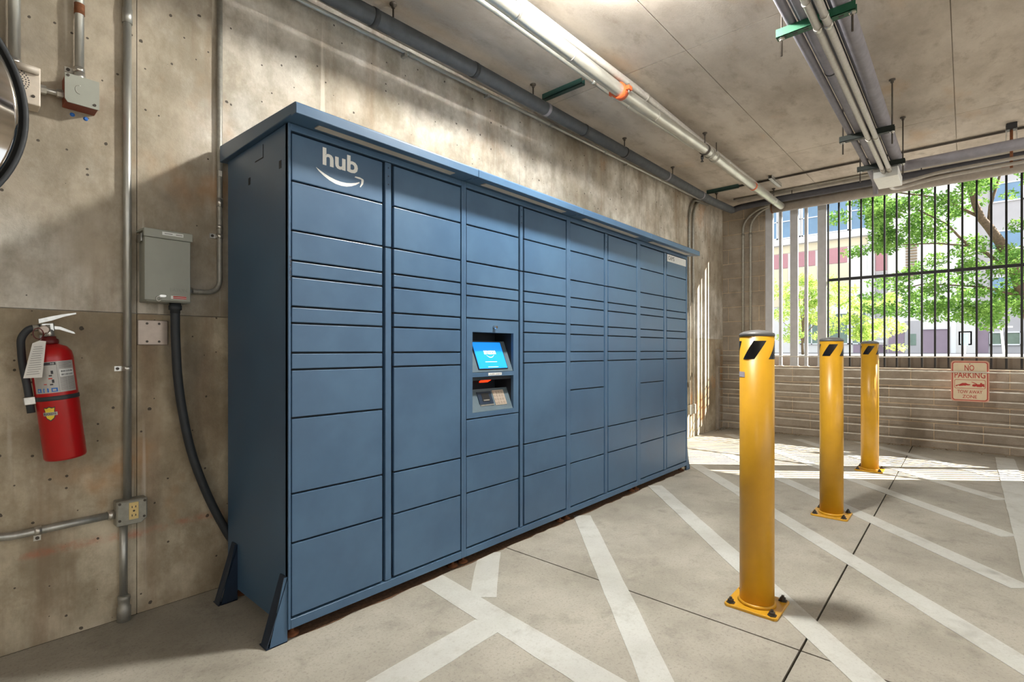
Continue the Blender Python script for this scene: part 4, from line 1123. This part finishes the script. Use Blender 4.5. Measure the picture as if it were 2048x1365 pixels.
fbox(Bq, 'mauve_base', -1.0, -.46, .92, 2.6, BX - .06, BX, PUR)
for z in (4.2, 6.8, 9.5):
    for y0, y1 in ((-2.45, -1.07), (-4.2, -2.8)): window(Bq, y0, y1, z, z + 1.1, WIN, 1)
t = empty('parking_post', (14, 0, GZ), 'pale blue parking notice on a post outside', 'sign post')
MB().box(13.985, 14.015, -.015, .015, GZ, 1.30).build('pole', FR, t); MB().box(13.97, 13.985, -.05, .06, 1.20, 1.44).build('notice', mat('notice_blue', (168, 206, 226), .5), t)
t = empty('leaning_pole', (15, -.6, GZ), 'white leaning pole outside by the right window', 'pole')
MB().tube([(15, -.62, GZ), (15, -.57, 1.62)], .022, 10).build('pole', FR, t); MB().box(14.98, 15.02, -.75, -.40, 1.58, 1.61).build('cross_arm', FR, t)

def branch(b, pts, r0, r1):
    n = len(pts); b.tube(pts, [r0 + (r1 - r0) * i / (n - 1) for i in range(n)], 10)
def foliage(clusters, size, m_, par, per):
    b = MB()
    for (x, y, z, rx, ry, rz) in clusters:
        nl = int(per * rx * ry * rz / (.3 ** 3)) + 20
        for i in range(nl):
            d = Vector((R.gauss(0, 1), R.gauss(0, 1), R.gauss(0, 1))).normalized() * (R.random() ** .4)
            leaf_quad(b, Vector((x + d.x * rx, y + d.y * ry, z + d.z * rz)), size * R.uniform(.6, 1.25))
    return tag(b.build('foliage', M[m_], par), kind='stuff')
t = empty('leafy_tree', (11, -.9, GZ), 'leafy green tree with leaning trunk right outside the bars', 'tree')
tr = MB()
branch(tr, [(11, -1.0, GZ), (11, -.83, 1.25), (11, -.66, 2.0), (11, -.55, 2.43), (11, -.41, 2.79), (11, -.28, 3.05), (11.0, -.19, 3.2), (10.9, -.12, 3.42), (10.9, -.05, 3.8), (10.8, .05, 4.6)], .10, .03)
tr.build('trunk', M['bark'], t)
bb = MB()
branch(bb, [(11, -.60, 2.25), (11, -.40, 2.45), (11, -.26, 2.635), (11, -.05, 2.78), (11, .08, 2.96), (10.9, .22, 3.16), (10.8, .6, 3.45)], .035, .01)
branch(bb, [(11, -.05, 2.78), (11, .12, 2.82), (11, .35, 2.88), (10.9, .8, 2.9)], .02, .007)
branch(bb, [(11, -.28, 3.05), (11.1, -.30, 3.4), (11.1, -.42, 3.9), (11.1, -.5, 4.5)], .03, .01)
branch(bb, [(11, -.66, 2.0), (11.1, -.8, 2.6), (11.1, -1.0, 3.3)], .03, .01)
branch(bb, [(11, -.2, 3.2), (10.9, .3, 3.6), (10.8, .9, 3.8), (10.7, 1.5, 3.7)], .025, .006)
branch(bb, [(11, -.7, 1.9), (10.9, -.2, 2.1), (10.8, .5, 2.2), (10.8, .95, 2.1)], .02, .006)
bb.build('branches', M['bark'], t)
cl = []
for (y, z, ry, rz, k) in ((1.35, 3.45, .38, .22, 5), (.85, 3.75, .45, .35, 8), (.75, 3.05, .45, .3, 7), (1.2, 2.95, .45, .12, 4), (.25, 3.75, .5, .45, 8), (.35, 3.15, .4, .3, 5), (-.3, 3.75, .45, .4, 6),
                          (-.75, 3.4, .35, .6, 9), (.75, 2.05, .55, .3, 8), (.25, 2.15, .5, .4, 8), (-.25, 2.15, .5, .45, 9), (-.75, 2.2, .4, .5, 9), (-.6, 1.6, .4, .2, 4), (.1, 1.65, .4, .12, 3), (-.1, 2.6, .25, .15, 2), (-1.3, 3.0, .5, .9, 12)):
    for i in range(int(k * 1.9)):
        cl.append((11 + R.uniform(-.8, .6), y + R.uniform(-ry, ry), z + R.uniform(-rz, rz), R.uniform(.16, .3), R.uniform(.14, .26), R.uniform(.07, .15)))
foliage(cl, .034, 'leaf', t, 640)
t = empty('young_tree', (13, 2.75, GZ), 'young pale green tree behind the white posts', 'tree')
tr = MB(); branch(tr, [(13, 2.75, GZ), (13, 2.76, 1.25), (13, 2.74, 1.6), (13, 2.72, 2.3), (13, 2.65, 3.0)], .03, .008); tr.build('trunk', M['bark'], t)
bb = MB()
for dy, z0, z1 in ((.25, 1.25, 2.1), (-.28, 1.25, 2.2), (.45, 1.35, 1.8), (-.5, 1.4, 2.0), (.12, 1.6, 2.7), (-.2, 1.7, 2.6)):
    branch(bb, [(13, 2.75, z0), (13, 2.75 + dy * .5, (z0 + z1) / 2), (13, 2.75 + dy, z1)], .014, .004)
bb.build('branches', M['bark'], t)
cl = [(13 + R.uniform(-.4, .4), 2.65 + R.gauss(0, .42), R.uniform(1.35, 2.75), R.uniform(.12, .22), R.uniform(.12, .22), R.uniform(.07, .14)) for i in range(60)]
foliage(cl, .036, 'leaf2', t, 620)
t = empty('shrub', (14, 1.75, GZ), 'pale green shrub behind the first black bars', 'shrub')
sb = MB(); branch(sb, [(14, 1.75, GZ), (14, 1.75, 1.7)], .02, .006); sb.build('stem', M['bark'], t)
foliage([(14 + R.uniform(-.4, .4), 1.75 + R.gauss(0, .3), R.uniform(1.15, 2.3), R.uniform(.12, .24), R.uniform(.12, .24), R.uniform(.07, .14)) for i in range(34)], .045, 'leaf2', t, 520)
